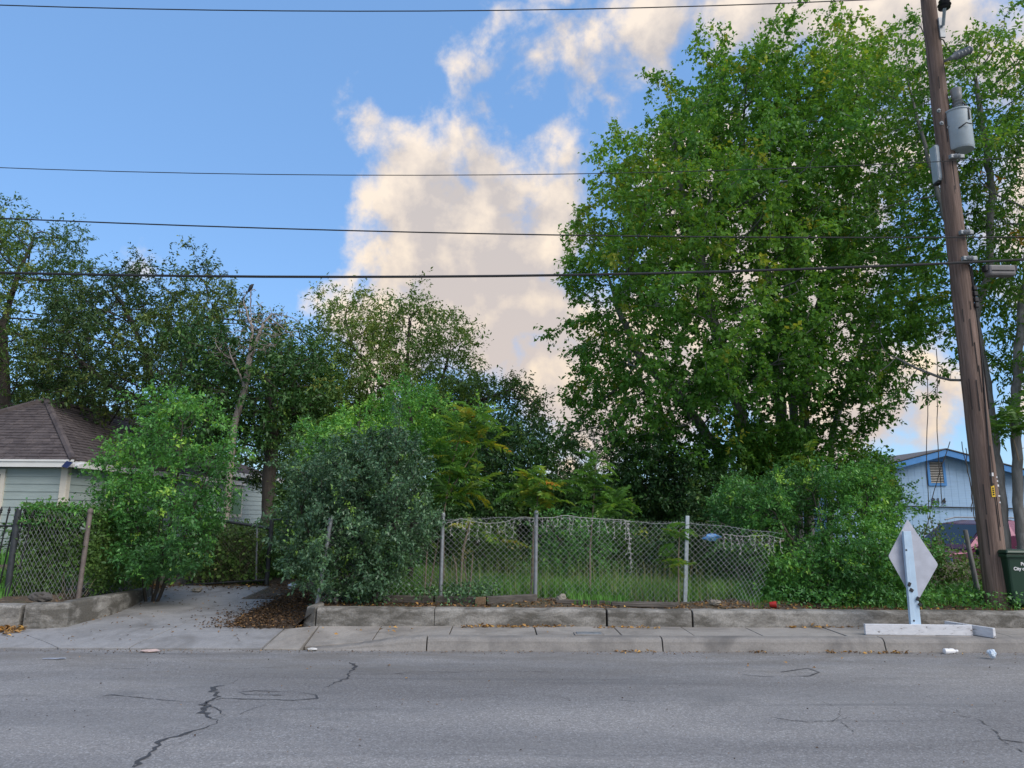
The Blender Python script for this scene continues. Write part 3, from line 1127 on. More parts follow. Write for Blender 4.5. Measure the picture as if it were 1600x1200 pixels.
def grow(name, label, cat, stems, ells, n_attr, step, kill, seed, bark, leafm, r_base, L, ratio=0.55, n_spray=2, n_leaf=8, slen=0.3,
         droop=0.25, kind='oval', rmin=0.004, group=None, grav=0.03, thr=None, shell=0.35, tint0=0.42, tvar=0.16, tnoise=0.10, flush=0.06,
         parts=('trunk', 'crown'), gap=0.0, spread=0.9, up=0.6, dens=2.0, e=1.95):
    rng = np.random.default_rng(seed)
    n_attr, step, kill, n_spray = int(n_attr * 1.8), step * 0.85, kill * 0.72, int(n_spray * dens + 0.5)
    attr = fill(ells, n_attr, rng, shell)
    if gap:                                   # holes through the crown
        attr = attr[low_noise(attr, gap[0], seed + 5) > gap[1]]
    pos, par = colonize(stems, attr, step, kill, rng, grav)
    r, best, acc = radii(par, r_base, e)
    root = empty(name, stems[0][0], label, cat, group)
    v, f = branch_mesh(pos, par, r, best, rmin)
    mesh_np(parts[0], v, f, bark, root, smooth=True)
    thr = thr or 6
    sel = np.where((acc <= thr) & (par >= 0))[0]
    d = unit(pos[sel] - pos[par[sel]])
    tint = tint0 + tvar * low_noise(pos[sel], 1.2 * step * 4, seed + 1) * 1.4
    STATS.append((name, len(attr), len(pos), len(sel), len(sel) * n_spray * n_leaf))
    tint = tint + 0.16 * low_noise(pos[sel], 14 * step, seed + 9)
    tint = np.where(rng.random(len(tint)) < 0.025, 0.97, tint)
    v, f, t = spray(pos[sel], d, rng, n_spray, n_leaf, slen, L, ratio, droop, up, kind, spread, tint, tnoise, flush)
    mesh_np(parts[1], v, f, leafm, root, attr=t)
    return root, pos, par, r


def pp(Y, *pts):
    """stem through pixels of the photograph; Y one distance or one per point"""
    ys = Y if isinstance(Y, (list, tuple)) else [Y] * len(pts)
    return [np.array(P(x, y, yy)) for (x, y), yy in zip(pts, ys)]


def rooted(Y, *pts):
    """the same, its foot put on the ground"""
    s = pp(Y, *pts)
    s[0][2] = float(hground(s[0][0], s[0][1])) - 0.08
    return s


LF = {}
LF['maple'] = leaf_mat('broad_green_leaf', [(0.0, (0.030, 0.085, 0.016)), (0.4, (0.062, 0.165, 0.028)), (0.75, (0.115, 0.235, 0.036)), (1.0, (0.24, 0.27, 0.04))], 0.40)
LF['pecan'] = leaf_mat('olive_leaf', [(0.0, (0.024, 0.058, 0.018)), (0.4, (0.054, 0.112, 0.028)), (0.75, (0.102, 0.168, 0.036)), (1.0, (0.17, 0.20, 0.045))], 0.30)
LF['oak'] = leaf_mat('dark_oak_leaf', [(0.0, (0.016, 0.036, 0.014)), (0.45, (0.036, 0.075, 0.022)), (0.8, (0.075, 0.122, 0.030)), (1.0, (0.125, 0.16, 0.036))], 0.22)
LF['ligustrum'] = leaf_mat('fresh_shrub_leaf', [(0.0, (0.032, 0.092, 0.030)), (0.4, (0.064, 0.185, 0.044)), (0.75, (0.120, 0.29, 0.048)), (1.0, (0.24, 0.40, 0.06))], 0.32, 0.42, 0.45)
LF['privet'] = leaf_mat('grey_green_shrub_leaf', [(0.0, (0.028, 0.062, 0.036)), (0.45, (0.056, 0.115, 0.056)), (0.8, (0.095, 0.18, 0.060)), (1.0, (0.19, 0.33, 0.06))], 0.16, 0.40, 0.5)
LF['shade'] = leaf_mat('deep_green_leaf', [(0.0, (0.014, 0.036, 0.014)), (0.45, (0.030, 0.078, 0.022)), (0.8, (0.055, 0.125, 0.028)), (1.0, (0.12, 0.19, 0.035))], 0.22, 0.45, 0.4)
LF['weed'] = leaf_mat('weed_leaf', [(0.0, (0.030, 0.06, 0.016)), (0.45, (0.062, 0.125, 0.030)), (0.8, (0.12, 0.19, 0.045)), (1.0, (0.26, 0.24, 0.10))], 0.30, 0.6, 0.3)
LF['frond'] = leaf_mat('frond_leaflet', [(0.0, (0.045, 0.12, 0.022)), (0.45, (0.085, 0.19, 0.030)), (0.7, (0.20, 0.26, 0.032)), (0.88, (0.31, 0.27, 0.03)), (1.0, (0.36, 0.14, 0.03))], 0.40, 0.45, 0.4)
LF['fallen'] = leaf_mat('fallen_leaf', [(0.0, (0.05, 0.032, 0.02)), (0.4, (0.15, 0.09, 0.045)), (0.75, (0.32, 0.18, 0.06)), (1.0, (0.46, 0.28, 0.08))], 0.1, 0.7, 0.2)
LF['grass'] = leaf_mat('grass_blade', [(0.0, (0.036, 0.105, 0.022)), (0.5, (0.080, 0.215, 0.042)), (0.85, (0.14, 0.26, 0.06)), (1.0, (0.28, 0.25, 0.13))], 0.28, 0.55, 0.3)

# ---- big broad-leaved tree of several stems
YB = 17.0
E = [ell(1140,185,YB,95,95,2.6), ell(1060,280,YB-.4,105,100,2.4), ell(1240,180,YB,105,92,2.6), ell(1325,140,YB+.5,60,70,1.6), ell(1110,420,YB-.6,190,140,3.2),
     ell(985,440,YB,85,105,2.0), ell(1290,330,YB+.4,120,170,2.8), ell(1090,590,YB-.6,170,100,3.0), ell(945,610,YB,72,85,1.8), ell(1270,570,YB-.4,130,110,2.8),
     ell(1180,310,YB,190,190,3.2), ell(1380,470,YB,80,110,2.0), ell(1010,660,YB-.6,110,70,2.2), ell(1180,660,YB-1.2,120,60,1.6), ell(1320,650,YB-.6,75,60,1.6),
     ell(975,225,YB,42,34,1.2), ell(930,350,YB,40,50,1.2), ell(905,440,YB,30,40,1.0), ell(905,520,YB,30,30,1.0), ell(1122,90,YB,26,38,1.0), ell(1200,100,YB,42,38,1.2), ell(895,690,YB,32,50,1.0), ell(1080,700,YB-1.5,110,50,1.4), ell(1230,705,YB-1.6,80,45,1.2), ell(1160,600,YB-1.8,110,70,1.4)]
S = [rooted([YB]*7, (1262,860),(1262,720),(1254,620),(1268,520),(1300,410),(1330,300),(1330,200)),
     rooted([YB-.4]*6, (1185,860),(1168,700),(1138,560),(1112,500),(1090,380),(1050,250)),
     rooted([YB+.2]*6, (1232,860),(1225,700),(1214,560),(1196,420),(1170,300),(1150,150)),
     rooted([YB+.5]*6, (1250,860),(1240,640),(1226,500),(1240,380),(1250,250),(1240,150)),
     rooted([YB-.2]*5, (1160,860),(1120,700),(1060,620),(1000,560),(960,470)),
     rooted([YB]*5, (1290,860),(1300,680),(1340,560),(1380,470),(1400,400))]
grow('broadleaf_tree', 'tall green broad-leaved tree with several slender stems, the biggest crown in the lot', 'tree', S, E, 5800, 0.26, 0.40, 1, M['bark_grey'], LF['maple'],
     0.16, 0.096, 0.72, 2, 13, 0.36, 0.35, 'oval', 0.006, None, 0.03, 4, gap=(0.62, -0.34), tint0=0.50, tvar=0.24, dens=1.75, shell=0.5, flush=0.03, tnoise=0.08)

# ---- trees behind the utility pole
YR = 13.2
E = [ell(1430,150,YR,75,75,1.5), ell(1520,150,YR+.4,85,85,1.8), ell(1460,320,YR,95,110,1.8), ell(1400,400,YR+.3,70,90,1.4), ell(1550,300,YR,70,110,1.6), ell(1530,480,YR,60,90,1.3),
     ell(1415,570,YR+.3,75,70,1.3), ell(1590,180,YR,50,90,1.3), ell(1435,60,YR,28,40,.6), ell(1505,80,YR,40,35,.7)]
S = [rooted([YR-.6,YR-.6,YR-.3,YR-.1,YR,YR,YR], (1572,905),(1562,760),(1540,600),(1522,500),(1508,420),(1470,320),(1430,170)),
     pp([YR-.1,YR,YR+.2,YR+.3], (1522,500),(1545,430),(1550,300),(1525,130)),
     pp([YR-.2,YR,YR+.3], (1540,600),(1470,590),(1400,560))]
grow('yellowing_tree', 'slender tree with thin yellow-green leaves rising right behind the utility pole', 'tree', S, E, 1900, 0.24, 0.36, 2, M['bark_grey'], LF['maple'],
     0.10, 0.092, 0.55, 2, 9, 0.30, 0.45, 'lance', 0.004, None, 0.03, 4, gap=(0.6, -0.15), tint0=0.56, tvar=0.2, dens=1.6)
YQ = 12.4
E = [ell(1640,250,YQ,90,120,1.8), ell(1600,420,YQ,60,80,1.2), ell(1680,400,YQ,90,120,1.8), ell(1610,560,YQ,55,60,1.0), ell(1700,600,YQ,70,120,1.5)]
S = [rooted([YQ]*5, (1602,915),(1592,800),(1586,640),(1594,500),(1620,330)), pp([YQ]*3, (1586,640),(1600,560),(1570,660))]
grow('leaning_tree', 'grey-barked tree at the right edge with drooping compound leaves above the wheeled bin', 'tree', S, E, 900, 0.22, 0.34, 3, M['bark_grey'], LF['frond'],
     0.085, 0.115, 0.32, 2, 8, 0.36, 0.6, 'lance', 0.004, None, 0.03, 4, gap=(0.8, -0.45), tint0=0.24, tvar=0.16, flush=0.03)

# ---- left background
YL = 25.0
E = [ell(38,410,YL,88,72,2.4), ell(-60,420,YL,90,90,2.4), ell(30,500,YL,95,70,2.6), ell(-10,580,YL,80,70,2.2), ell(95,560,YL,60,70,1.8), ell(-80,560,YL,90,90,2.4)]
S = [rooted([YL]*4, (8,790),(6,620),(4,510),(30,420)), pp([YL]*3, (4,510),(-40,460),(-80,400))]
grow('pecan_tree', 'tall olive-tinged tree at the far left edge, above the shingled house roof', 'tree', S, E, 1500, 0.36, 0.5, 4, M['bark_dark'], LF['pecan'],
     0.20, 0.125, 0.42, 2, 13, 0.5, 0.4, 'lance', 0.008, 'trees behind the left house', 0.02, 4, gap=(0.9, -0.3), tint0=0.50, tvar=0.26, dens=1.7)
YM = 23.0
E = [ell(160,470,YM,72,60,2.2), ell(245,450,YM,68,48,2.0), ell(310,480,YM,65,60,2.0), ell(200,560,YM,120,85,3.0), ell(330,560,YM-.5,95,85,2.6), ell(110,580,YM,70,60,2.0),
     ell(160,640,YM,110,50,2.4), ell(420,540,YM,40,50,1.4), ell(300,650,YM-.6,100,60,2.0), ell(250,700,YM+.5,150,55,2.0), ell(110,640,YM+1,80,50,1.8)]
S = [rooted([YM]*4, (250,790),(245,640),(230,560),(190,470)), pp([YM]*3, (245,640),(290,560),(320,480)), pp([YM]*3, (245,640),(170,600),(120,560))]
grow('oak_tree', 'wide dark-leaved tree behind the shingled roof, left of the bare dead trunk', 'tree', S, E, 2300, 0.34, 0.48, 5, M['bark_dark'], LF['oak'],
     0.20, 0.115, 0.45, 2, 14, 0.45, 0.35, 'lance', 0.008, 'trees behind the left house', 0.02, 4, gap=(0.8, -0.45), tint0=0.48, tvar=0.32, flush=0.14, dens=1.7)
YV = 19.5
E = [ell(420,600,YV,70,70,1.8), ell(350,640,YV,80,60,1.6), ell(440,660,YV,65,50,1.6), ell(470,620,YV+.5,60,70,1.8), ell(330,560,YV,50,50,1.2)]
S = [rooted([YV]*3, (420,800),(425,680),(420,600))]
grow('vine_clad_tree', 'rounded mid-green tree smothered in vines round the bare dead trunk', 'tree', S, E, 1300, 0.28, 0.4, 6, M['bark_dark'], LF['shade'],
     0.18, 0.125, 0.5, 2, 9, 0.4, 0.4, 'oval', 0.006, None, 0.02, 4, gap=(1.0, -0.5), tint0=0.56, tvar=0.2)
YC = 22.0
E = [ell(560,560,YC,85,72,2.4), ell(640,530,YC,68,62,2.2), ell(690,580,YC,62,70,2.0), ell(480,560,YC,50,50,1.6), ell(600,640,YC,120,50,2.6), ell(500,630,YC,80,60,2.2), ell(560,500,YC,55,35,1.5), ell(660,490,YC,40,25,1.2), ell(720,620,YC,50,40,1.5), ell(660,660,YC,70,45,2.0), ell(450,600,YC,45,60,1.6)]
S = [rooted([YC]*4, (620,790),(628,640),(636,570),(640,500)), pp([YC]*4, (628,640),(580,580),(550,540),(540,500)), pp([YC]*3, (628,640),(690,600),(700,560)), pp([YC]*3, (628,660),(540,630),(480,560))]
grow('olive_tree_crown', 'open-crowned olive-green tree rising in the middle, clouds showing through its top', 'tree', S, E, 1700, 0.32, 0.46, 7, M['bark_dark'], LF['pecan'],
     0.15, 0.115, 0.42, 2, 11, 0.5, 0.4, 'lance', 0.008, None, 0.02, 4, gap=(0.75, -0.40), tint0=0.46, tvar=0.22, dens=1.9)
YD = 20.5
E = [ell(760,608,YD,75,24,1.5), ell(810,625,YD,32,26,1.0), ell(700,640,YD,60,40,1.6), ell(800,680,YD,50,50,1.6), ell(740,700,YD,70,50,1.8), ell(835,700,YD,28,55,1.0)]
S = [rooted([YD]*4, (690,800),(690,700),(710,640),(800,608)), pp([YD]*3, (690,700),(760,690),(810,690))]
grow('spreading_tree', 'low tree reaching right with a flat spreading limb under the clouds', 'tree', S, E, 1000, 0.26, 0.38, 8, M['bark_dark'], LF['pecan'],
     0.12, 0.115, 0.42, 2, 8, 0.36, 0.4, 'lance', 0.007, None, 0.0, 4, gap=(0.7, -0.35), tint0=0.46, tvar=0.2, dens=1.9)

# ---- bare dead trunk
rngd = np.random.default_rng(9)
YS = 18.3
S = [rooted([YS]*6, (352,800),(366,662),(383,605),(390,560),(394,520),(391,478)), pp([YS]*4, (390,560),(402,530),(412,505),(425,490)), pp([YS]*3, (383,605),(372,580),(362,560)),
     pp([YS]*3, (392,510),(385,485),(380,470))]
A = fill([ell(390,478,YS,22,30,.5), ell(425,508,YS,42,24,.7), ell(405,530,YS,48,34,.8), ell(360,545,YS,30,30,.6), ell(385,455,YS,14,10,.3)], 420, rngd, 0.5, 0.1)
pos, par = colonize(S, A, 0.11, 0.12, rngd, 0.0, 160, 0.35)
r, best, acc = radii(par, 0.085, 1.75, 0.0075)
snag = empty('dead_tree', S[0][0], 'bare bleached dead trunk with twisting leafless branches, bird at its tip', 'dead tree')
v, f = branch_mesh(pos, par, r, best, 0.0)
mesh_np('trunk', v, f, M['bark_snag'], snag, smooth=True)

# ---- shrubs at the fence
Yb = 11.9
E = [ell(275,680,Yb,72,52,.9), ell(265,770,Yb-.2,84,72,1.0), ell(255,855,Yb-.4,88,48,.9), ell(325,712,Yb,40,50,.6), ell(205,735,Yb,38,45,.6), ell(325,800,Yb,38,55,.6), ell(240,640,Yb,22,22,.4), ell(300,640,Yb,30,24,.5), ell(185,800,Yb-.2,40,50,.6)]
S = [rooted([Yb]*3, (238,920),(245,840),(270,740)), rooted([Yb]*3, (232,920),(215,830),(205,740)), rooted([Yb]*3, (244,920),(290,830),(330,720)), rooted([Yb]*3, (240,920),(270,800),(285,660))]
grow('ligustrum_shrub', 'bright green leafy shrub with arching shoots between the left fence and the driveway', 'shrub', S, E, 1500, 0.12, 0.17, 12, M['bark_dark'], LF['ligustrum'],
     0.05, 0.062, 0.55, 2, 9, 0.20, 0.35, 'oval', 0.003, 'shrubs along the fences', 0.04, 4, gap=(0.30, -0.10), tint0=0.25, tvar=0.26, flush=0.10, dens=1.7, parts=('stem', 'crown'))
Yc = 10.75
E = [ell(540,760,Yc+.2,95,70,1.0), ell(515,825,Yc,78,78,.9), ell(590,815,Yc,86,82,1.0), ell(472,765,Yc+.1,36,48,.5), ell(555,880,Yc-.2,100,45,.8), ell(635,850,Yc,40,56,.5), ell(590,735,Yc+.2,70,55,.9)]
S = [rooted([Yc]*3, (545,935),(530,860),(500,790)), rooted([Yc]*3, (560,935),(570,840),(560,740)), rooted([Yc]*3, (580,935),(615,850),(620,760)), rooted([Yc]*3, (540,935),(500,880),(470,800))]
grow('privet_shrub', 'broad dense shrub of small dusky grey-green leaves at the end of the retaining wall', 'shrub', S, E, 2700, 0.11, 0.15, 13, M['bark_dark'], LF['privet'],
     0.045, 0.049, 0.55, 2, 11, 0.15, 0.3, 'oval', 0.003, 'shrubs along the fences', 0.03, 4, gap=(0.34, -0.3), tint0=0.33, tvar=0.20, flush=0.04, parts=('stem', 'crown'))
Yc = 12.3
E = [ell(570,690,Yc,95,50,.9), ell(650,680,Yc,65,55,.8), ell(490,705,Yc,42,36,.6), ell(640,645,Yc,50,38,.6), ell(560,650,Yc,35,30,.5), ell(600,620,Yc,22,24,.4), ell(690,720,Yc,40,60,.6)]
S = [rooted([Yc]*4, (640,930),(645,800),(650,720),(640,640)), rooted([Yc]*3, (560,930),(560,760),(560,660)), rooted([Yc]*3, (540,930),(500,790),(480,710))]
grow('ligustrum_shrub', 'light green shrub with upright new shoots standing up behind the dusky grey-green shrub', 'shrub', S, E, 1200, 0.13, 0.18, 14, M['bark_dark'], LF['ligustrum'],
     0.05, 0.060, 0.5, 2, 10, 0.19, 0.15, 'oval', 0.003, 'shrubs along the fences', 0.06, 4, gap=(0.34, -0.22), tint0=0.34, tvar=0.26, flush=0.12, parts=('stem', 'crown'))
Yg = 11.0
E = [ell(1190,795,Yg+.4,80,42,.8), ell(1290,800,Yg+.2,95,55,1.0), ell(1260,880,Yg,105,62,.9), ell(1350,800,Yg+.2,45,55,.6), ell(1340,880,Yg-.1,80,65,.8), ell(1250,760,Yg+.3,50,28,.5), ell(1390,890,Yg,48,60,.5), ell(1345,755,Yg+.3,32,28,.5), ell(1180,850,Yg+.3,60,55,.6), ell(1140,780,Yg+.6,45,30,.5), ell(1210,930,Yg-.1,50,30,.4), ell(1385,840,Yg+.2,25,40,.4)]
S = [rooted([Yg]*3, (1300,950),(1305,880),(1310,790)), rooted([Yg]*3, (1290,950),(1260,880),(1210,800)), rooted([Yg]*3, (1312,950),(1345,880),(1355,780)), rooted([Yg]*3, (1304,950),(1290,850),(1270,770))]
grow('privet_shrub', 'mid-green small-leaved shrub swallowing the fence end, behind the white diamond sign', 'shrub', S, E, 3000, 0.11, 0.15, 15, M['bark_dark'], LF['ligustrum'],
     0.045, 0.053, 0.48, 2, 10, 0.16, 0.2, 'oval', 0.003, 'shrubs along the fences', 0.04, 4, gap=(0.34, -0.3), tint0=0.34, tvar=0.18, flush=0.07, parts=('stem', 'crown'))

# ---- undergrowth closing the back of the lot, each shrub by itself
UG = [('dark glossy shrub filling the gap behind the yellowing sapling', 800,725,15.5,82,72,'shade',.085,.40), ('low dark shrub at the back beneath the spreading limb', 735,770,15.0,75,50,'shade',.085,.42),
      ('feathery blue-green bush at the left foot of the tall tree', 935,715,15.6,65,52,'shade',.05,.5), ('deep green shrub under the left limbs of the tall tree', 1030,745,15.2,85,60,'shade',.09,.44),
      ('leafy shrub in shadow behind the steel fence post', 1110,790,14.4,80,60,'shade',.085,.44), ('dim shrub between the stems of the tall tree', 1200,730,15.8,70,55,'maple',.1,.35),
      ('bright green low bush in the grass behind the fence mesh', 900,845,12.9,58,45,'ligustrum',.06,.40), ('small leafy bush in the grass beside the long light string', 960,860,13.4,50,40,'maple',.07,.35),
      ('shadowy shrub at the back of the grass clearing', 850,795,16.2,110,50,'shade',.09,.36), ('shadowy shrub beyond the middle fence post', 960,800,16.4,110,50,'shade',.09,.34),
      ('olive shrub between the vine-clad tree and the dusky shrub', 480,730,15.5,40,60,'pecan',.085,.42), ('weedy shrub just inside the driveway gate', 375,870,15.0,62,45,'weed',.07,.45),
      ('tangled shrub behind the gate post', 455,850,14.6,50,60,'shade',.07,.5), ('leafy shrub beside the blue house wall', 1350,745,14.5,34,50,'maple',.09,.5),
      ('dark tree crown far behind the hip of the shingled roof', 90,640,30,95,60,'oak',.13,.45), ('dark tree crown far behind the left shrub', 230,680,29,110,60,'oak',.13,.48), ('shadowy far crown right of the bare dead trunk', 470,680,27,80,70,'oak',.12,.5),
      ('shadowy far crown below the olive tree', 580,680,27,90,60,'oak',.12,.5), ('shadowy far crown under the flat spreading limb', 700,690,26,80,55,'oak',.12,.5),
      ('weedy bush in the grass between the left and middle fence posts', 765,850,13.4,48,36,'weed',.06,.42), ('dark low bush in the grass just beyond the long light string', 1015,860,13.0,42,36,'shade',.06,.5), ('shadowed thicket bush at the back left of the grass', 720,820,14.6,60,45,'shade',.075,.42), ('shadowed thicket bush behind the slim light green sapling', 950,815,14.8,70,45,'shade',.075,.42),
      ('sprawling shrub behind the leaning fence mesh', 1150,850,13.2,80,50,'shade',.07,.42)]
for i, (lab, px, py, Y, rx, ry, lm, L, t0) in enumerate(UG):
    c = P(px, py, Y)
    gz = float(hground(c.x, c.y))
    foot = np.array([c.x, c.y, gz - 0.05])
    E = [ell(px, py, Y, rx, ry, .9 + max(0, Y - 20) * .1), ell(px - rx * .4, py + ry * .7, Y, rx * .7, ry * .6, .8), ell(px + rx * .4, py + ry * .6, Y, rx * .6, ry * .7, .8)]
    S = [[foot, np.array(P(px - rx * .2, py + ry * .3, Y))], [foot + (.05, .03, 0), np.array(P(px + rx * .3, py, Y))]]
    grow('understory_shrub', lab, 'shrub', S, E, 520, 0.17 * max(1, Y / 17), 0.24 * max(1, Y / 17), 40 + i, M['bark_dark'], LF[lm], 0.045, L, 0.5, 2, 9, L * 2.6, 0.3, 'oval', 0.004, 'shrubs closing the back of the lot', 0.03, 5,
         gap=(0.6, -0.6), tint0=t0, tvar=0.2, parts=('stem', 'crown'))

# ---- far tree line beyond the lots, one mass
rngf = np.random.default_rng(77)
nfar = 34000
x = rngf.uniform(-95, 95, nfar)
ht = 3.1 + 1.6 * low_noise(np.stack([x, x * 0, x * 0], -1), 5.0, 3) + 1.0 * low_noise(np.stack([x, x * 0, x * 0], -1), 1.6, 8)
ht = ht * np.clip(np.abs(x - 2.5) / 6, 0.80, 1.5)
pf = np.stack([x, rngf.uniform(48, 56, nfar), 0.3 + ht * rngf.random(nfar) ** 0.95], -1)
ax = rngf.normal(0, 1, (nfar, 3)); nn = rngf.normal(0, 1, (nfar, 3)); nn[:, 1] -= 0.8
ln = rngf.uniform(0.35, 0.7, nfar)
v, f, k = leaves(pf, ax, nn, ln, ln * 0.6, 'oval')
o = mesh_np('far_treeline', v, f, LF['oak'], attr=np.repeat(np.clip(0.45 + 0.2 * rngf.normal(size=nfar), 0, 1), k))
tag(o, kind='stuff')

# ------------------------------------------------------------------ houses
def siding_mat(name, base):
    m, nt, b = new_mat(name)
    v = coords(nt, (1.2, 1.2, 22), 'World')
    n = noise(nt, 1.5, 5, 0.6, v)
    d = noise(nt, 0.9, 6, 0.65, coords(nt, kind='World'), 0.6)
    c = ramp(nt, n, [(0.3, tuple(x * 0.9 for x in base)), (0.7, tuple(x * 1.08 for x in base))])
    c = mix_rgb(nt, ramp(nt, d, [(0.5, (0, 0, 0)), (0.75, (0.3, 0.3, 0.3))]), c, tuple(x * 0.6 for x in base))
    nt.links.new(c, b.inputs['Base Color'])
    b.inputs['Roughness'].default_value = 0.6
    bump(nt, b, n, 0.12, 0.004)
    return m


def shingle_mat():
    m, nt, b = new_mat('asphalt_shingle')
    v = coords(nt, (3.2, 3.2, 3.2), 'World')
    vo = nd(nt, 'ShaderNodeTexVoronoi'); vo.inputs['Scale'].default_value = 1.6
    nt.links.new(v, vo.inputs['Vector'])
    sep = nd(nt, 'ShaderNodeSeparateColor'); nt.links.new(vo.outputs['Color'], sep.inputs[0])
    n = noise(nt, 9, 6, 0.7, coords(nt, kind='World'))
    c = ramp(nt, sep.outputs[0], [(0, (0.058, 0.051, 0.053)), (0.6, (0.094, 0.082, 0.083)), (1, (0.138, 0.118, 0.114))])
    c = mix_rgb(nt, 0.35, c, ramp(nt, n, [(0.3, (0.055, 0.045, 0.046)), (0.7, (0.15, 0.12, 0.115))]))
    nt.links.new(c, b.inputs['Base Color'])
    b.inputs['Roughness'].default_value = 0.95
    b.inputs['Specular IOR Level'].default_value = 0.2
    bump(nt, b, noise(nt, 60, 3, 0.7, coords(nt, kind='World')), 0.4, 0.006)
    return m


M['siding_sage'] = siding_mat('sage_lap_siding', (0.34, 0.41, 0.40))
M['trim_cream'] = simple('cream_trim_paint', (0.66, 0.62, 0.54), 0.6, var=0.08, scale=3)
M['fascia'] = simple('white_fascia_paint', (0.74, 0.74, 0.72), 0.55, var=0.06, scale=3)
M['shingle'] = shingle_mat()
M['soffit'] = simple('soffit', (0.32, 0.30, 0.26), 0.8)
M['window_green'] = simple('green_window_shade', (0.16, 0.30, 0.18), 0.4, var=0.12)

HX, HY = -10.95, 18.0                       # right front corner of the house
W2 = 3.1                                     # half width of its front wing
EAVE = 2.72
house = empty('house', (HX - W2, HY + 4, 0.4), 'sage green clapboard house with a brown shingled hip roof and white fascia', 'house')
shared = {}


def text_piece(name, txt, size, ext, mat, parent, loc, rot):
    cu = bpy.data.curves.new(name, 'FONT')
    cu.body = txt; cu.size = size; cu.extrude = ext; cu.align_x = 'CENTER'; cu.offset = size * 0.03
    t = bpy.data.objects.new(name + '_outline', cu)
    COL.objects.link(t)
    bpy.context.view_layer.update()
    me = bpy.data.meshes.new_from_object(t.evaluated_get(bpy.context.evaluated_depsgraph_get()))
    bpy.data.objects.remove(t)
    me.name = name
    me.materials.clear(); me.materials.append(mat)
    o = bpy.data.objects.new(name, me)
    COL.objects.link(o)
    o.parent = parent; o.location = loc; o.rotation_euler = rot
    return o


def board_run(parent, p0, p1, zlo, zhi, expo, mat, name='siding_board'):
    """lap boards on a wall from p0 to p1 (outside to the right of travel), one object each, mesh data shared"""
    p0, p1 = Vector(p0), Vector(p1)
    L = (p1 - p0).length
    d = (p1 - p0).normalized()
    ang = math.atan2(d.y, d.x)
    key = (round(L, 2), expo, mat.name)
    if key not in shared:
        me = bpy.data.meshes.new(name)
        vs = [(0, 0.012, 0), (L, 0.012, 0), (L, -0.016, 0), (0, -0.016, 0), (0, 0.012, expo + 0.03), (L, 0.012, expo + 0.03), (L, 0.003, expo + 0.03), (0, 0.003, expo + 0.03)]
        me.from_pydata(vs, [], [(0, 1, 2, 3), (7, 6, 5, 4), (3, 2, 6, 7), (1, 0, 4, 5), (2, 1, 5, 6), (0, 3, 7, 4)])
        me.materials.append(mat)
        shared[key] = me
    z = zlo
    b = base_of(parent)
    while z < zhi - 0.02:
        o = bpy.data.objects.new(name, shared[key])
        COL.objects.link(o)
        o.parent = parent
        o.location = (p0.x - b.x, p0.y - b.y, z - b.z)
        o.rotation_euler = (0, 0, ang)
        z += expo


EX = 0.19
# wall cores behind the boards
MB().box((HX - W2, HY + 6.5, 1.5), (2 * W2 - 0.06, 12.9, 2.3)).build('wall', M['siding_sage'], house)
board_run(house, (HX - 2 * W2, HY, 0), (HX, HY, 0), 0.55, EAVE - 0.1, EX, M['siding_sage'])
board_run(house, (HX, HY, 0), (HX, HY + 8.2, 0), 0.55, EAVE - 0.1, EX, M['siding_sage'])
RX = HX + 0.12
MB().box((RX - 3, HY + 12.2, 1.75), (5.9, 8.0, 2.6)).build('wall', M['siding_sage'], house)
board_run(house, (RX, HY + 8.16, 0), (RX, HY + 16.3, 0), 0.55, EAVE + 0.3, EX, M['siding_sage'])
board_run(house, (HX - 0.4, HY + 8.15, 0), (RX, HY + 8.15, 0), 0.55, EAVE + 0.3, EX, M['siding_sage'])
for (x, y) in ((HX, HY),):
    MB().box((x - 0.05, y - 0.018, 1.6), (0.15, 0.035, 2.2)).build('corner_board', M['trim_cream'], house)
    MB().box((x + 0.018, y + 0.055, 1.6), (0.035, 0.15, 2.2)).build('corner_board', M['trim_cream'], house)
MB().box((RX + 0.02, HY + 8.25, 1.7), (0.04, 0.18, 2.6)).build('corner_board', M['trim_cream'], house)
# window at the left end of the front
wxl = P(2, 780, HY).x - 0.45
win = MB().box((wxl, HY - 0.03, 1.75), (1.0, 0.06, 1.75)).build('window', M['trim_cream'], house)
MB().box((wxl, HY - 0.062, 1.75), (0.78, 0.01, 1.5)).build('pane', M['glass_dark'], win)
# window in the rear wing
yw0 = HY + 11.2
win = MB().box((RX + 0.03, yw0, 2.0), (0.06, 1.25, 1.25)).build('window', M['trim_cream'], house)
MB().box((RX + 0.064, yw0, 2.0), (0.01, 1.0, 1.0)).build('pane', M['window_green'], win)
win = MB().box((HX + 0.03, HY + 2.6, 1.85), (0.06, 0.95, 1.3)).build('window', M['trim_cream'], house)
MB().box((HX + 0.064, HY + 2.6, 1.85), (0.01, 0.75, 1.1)).build('pane', M['glass_dark'], win)


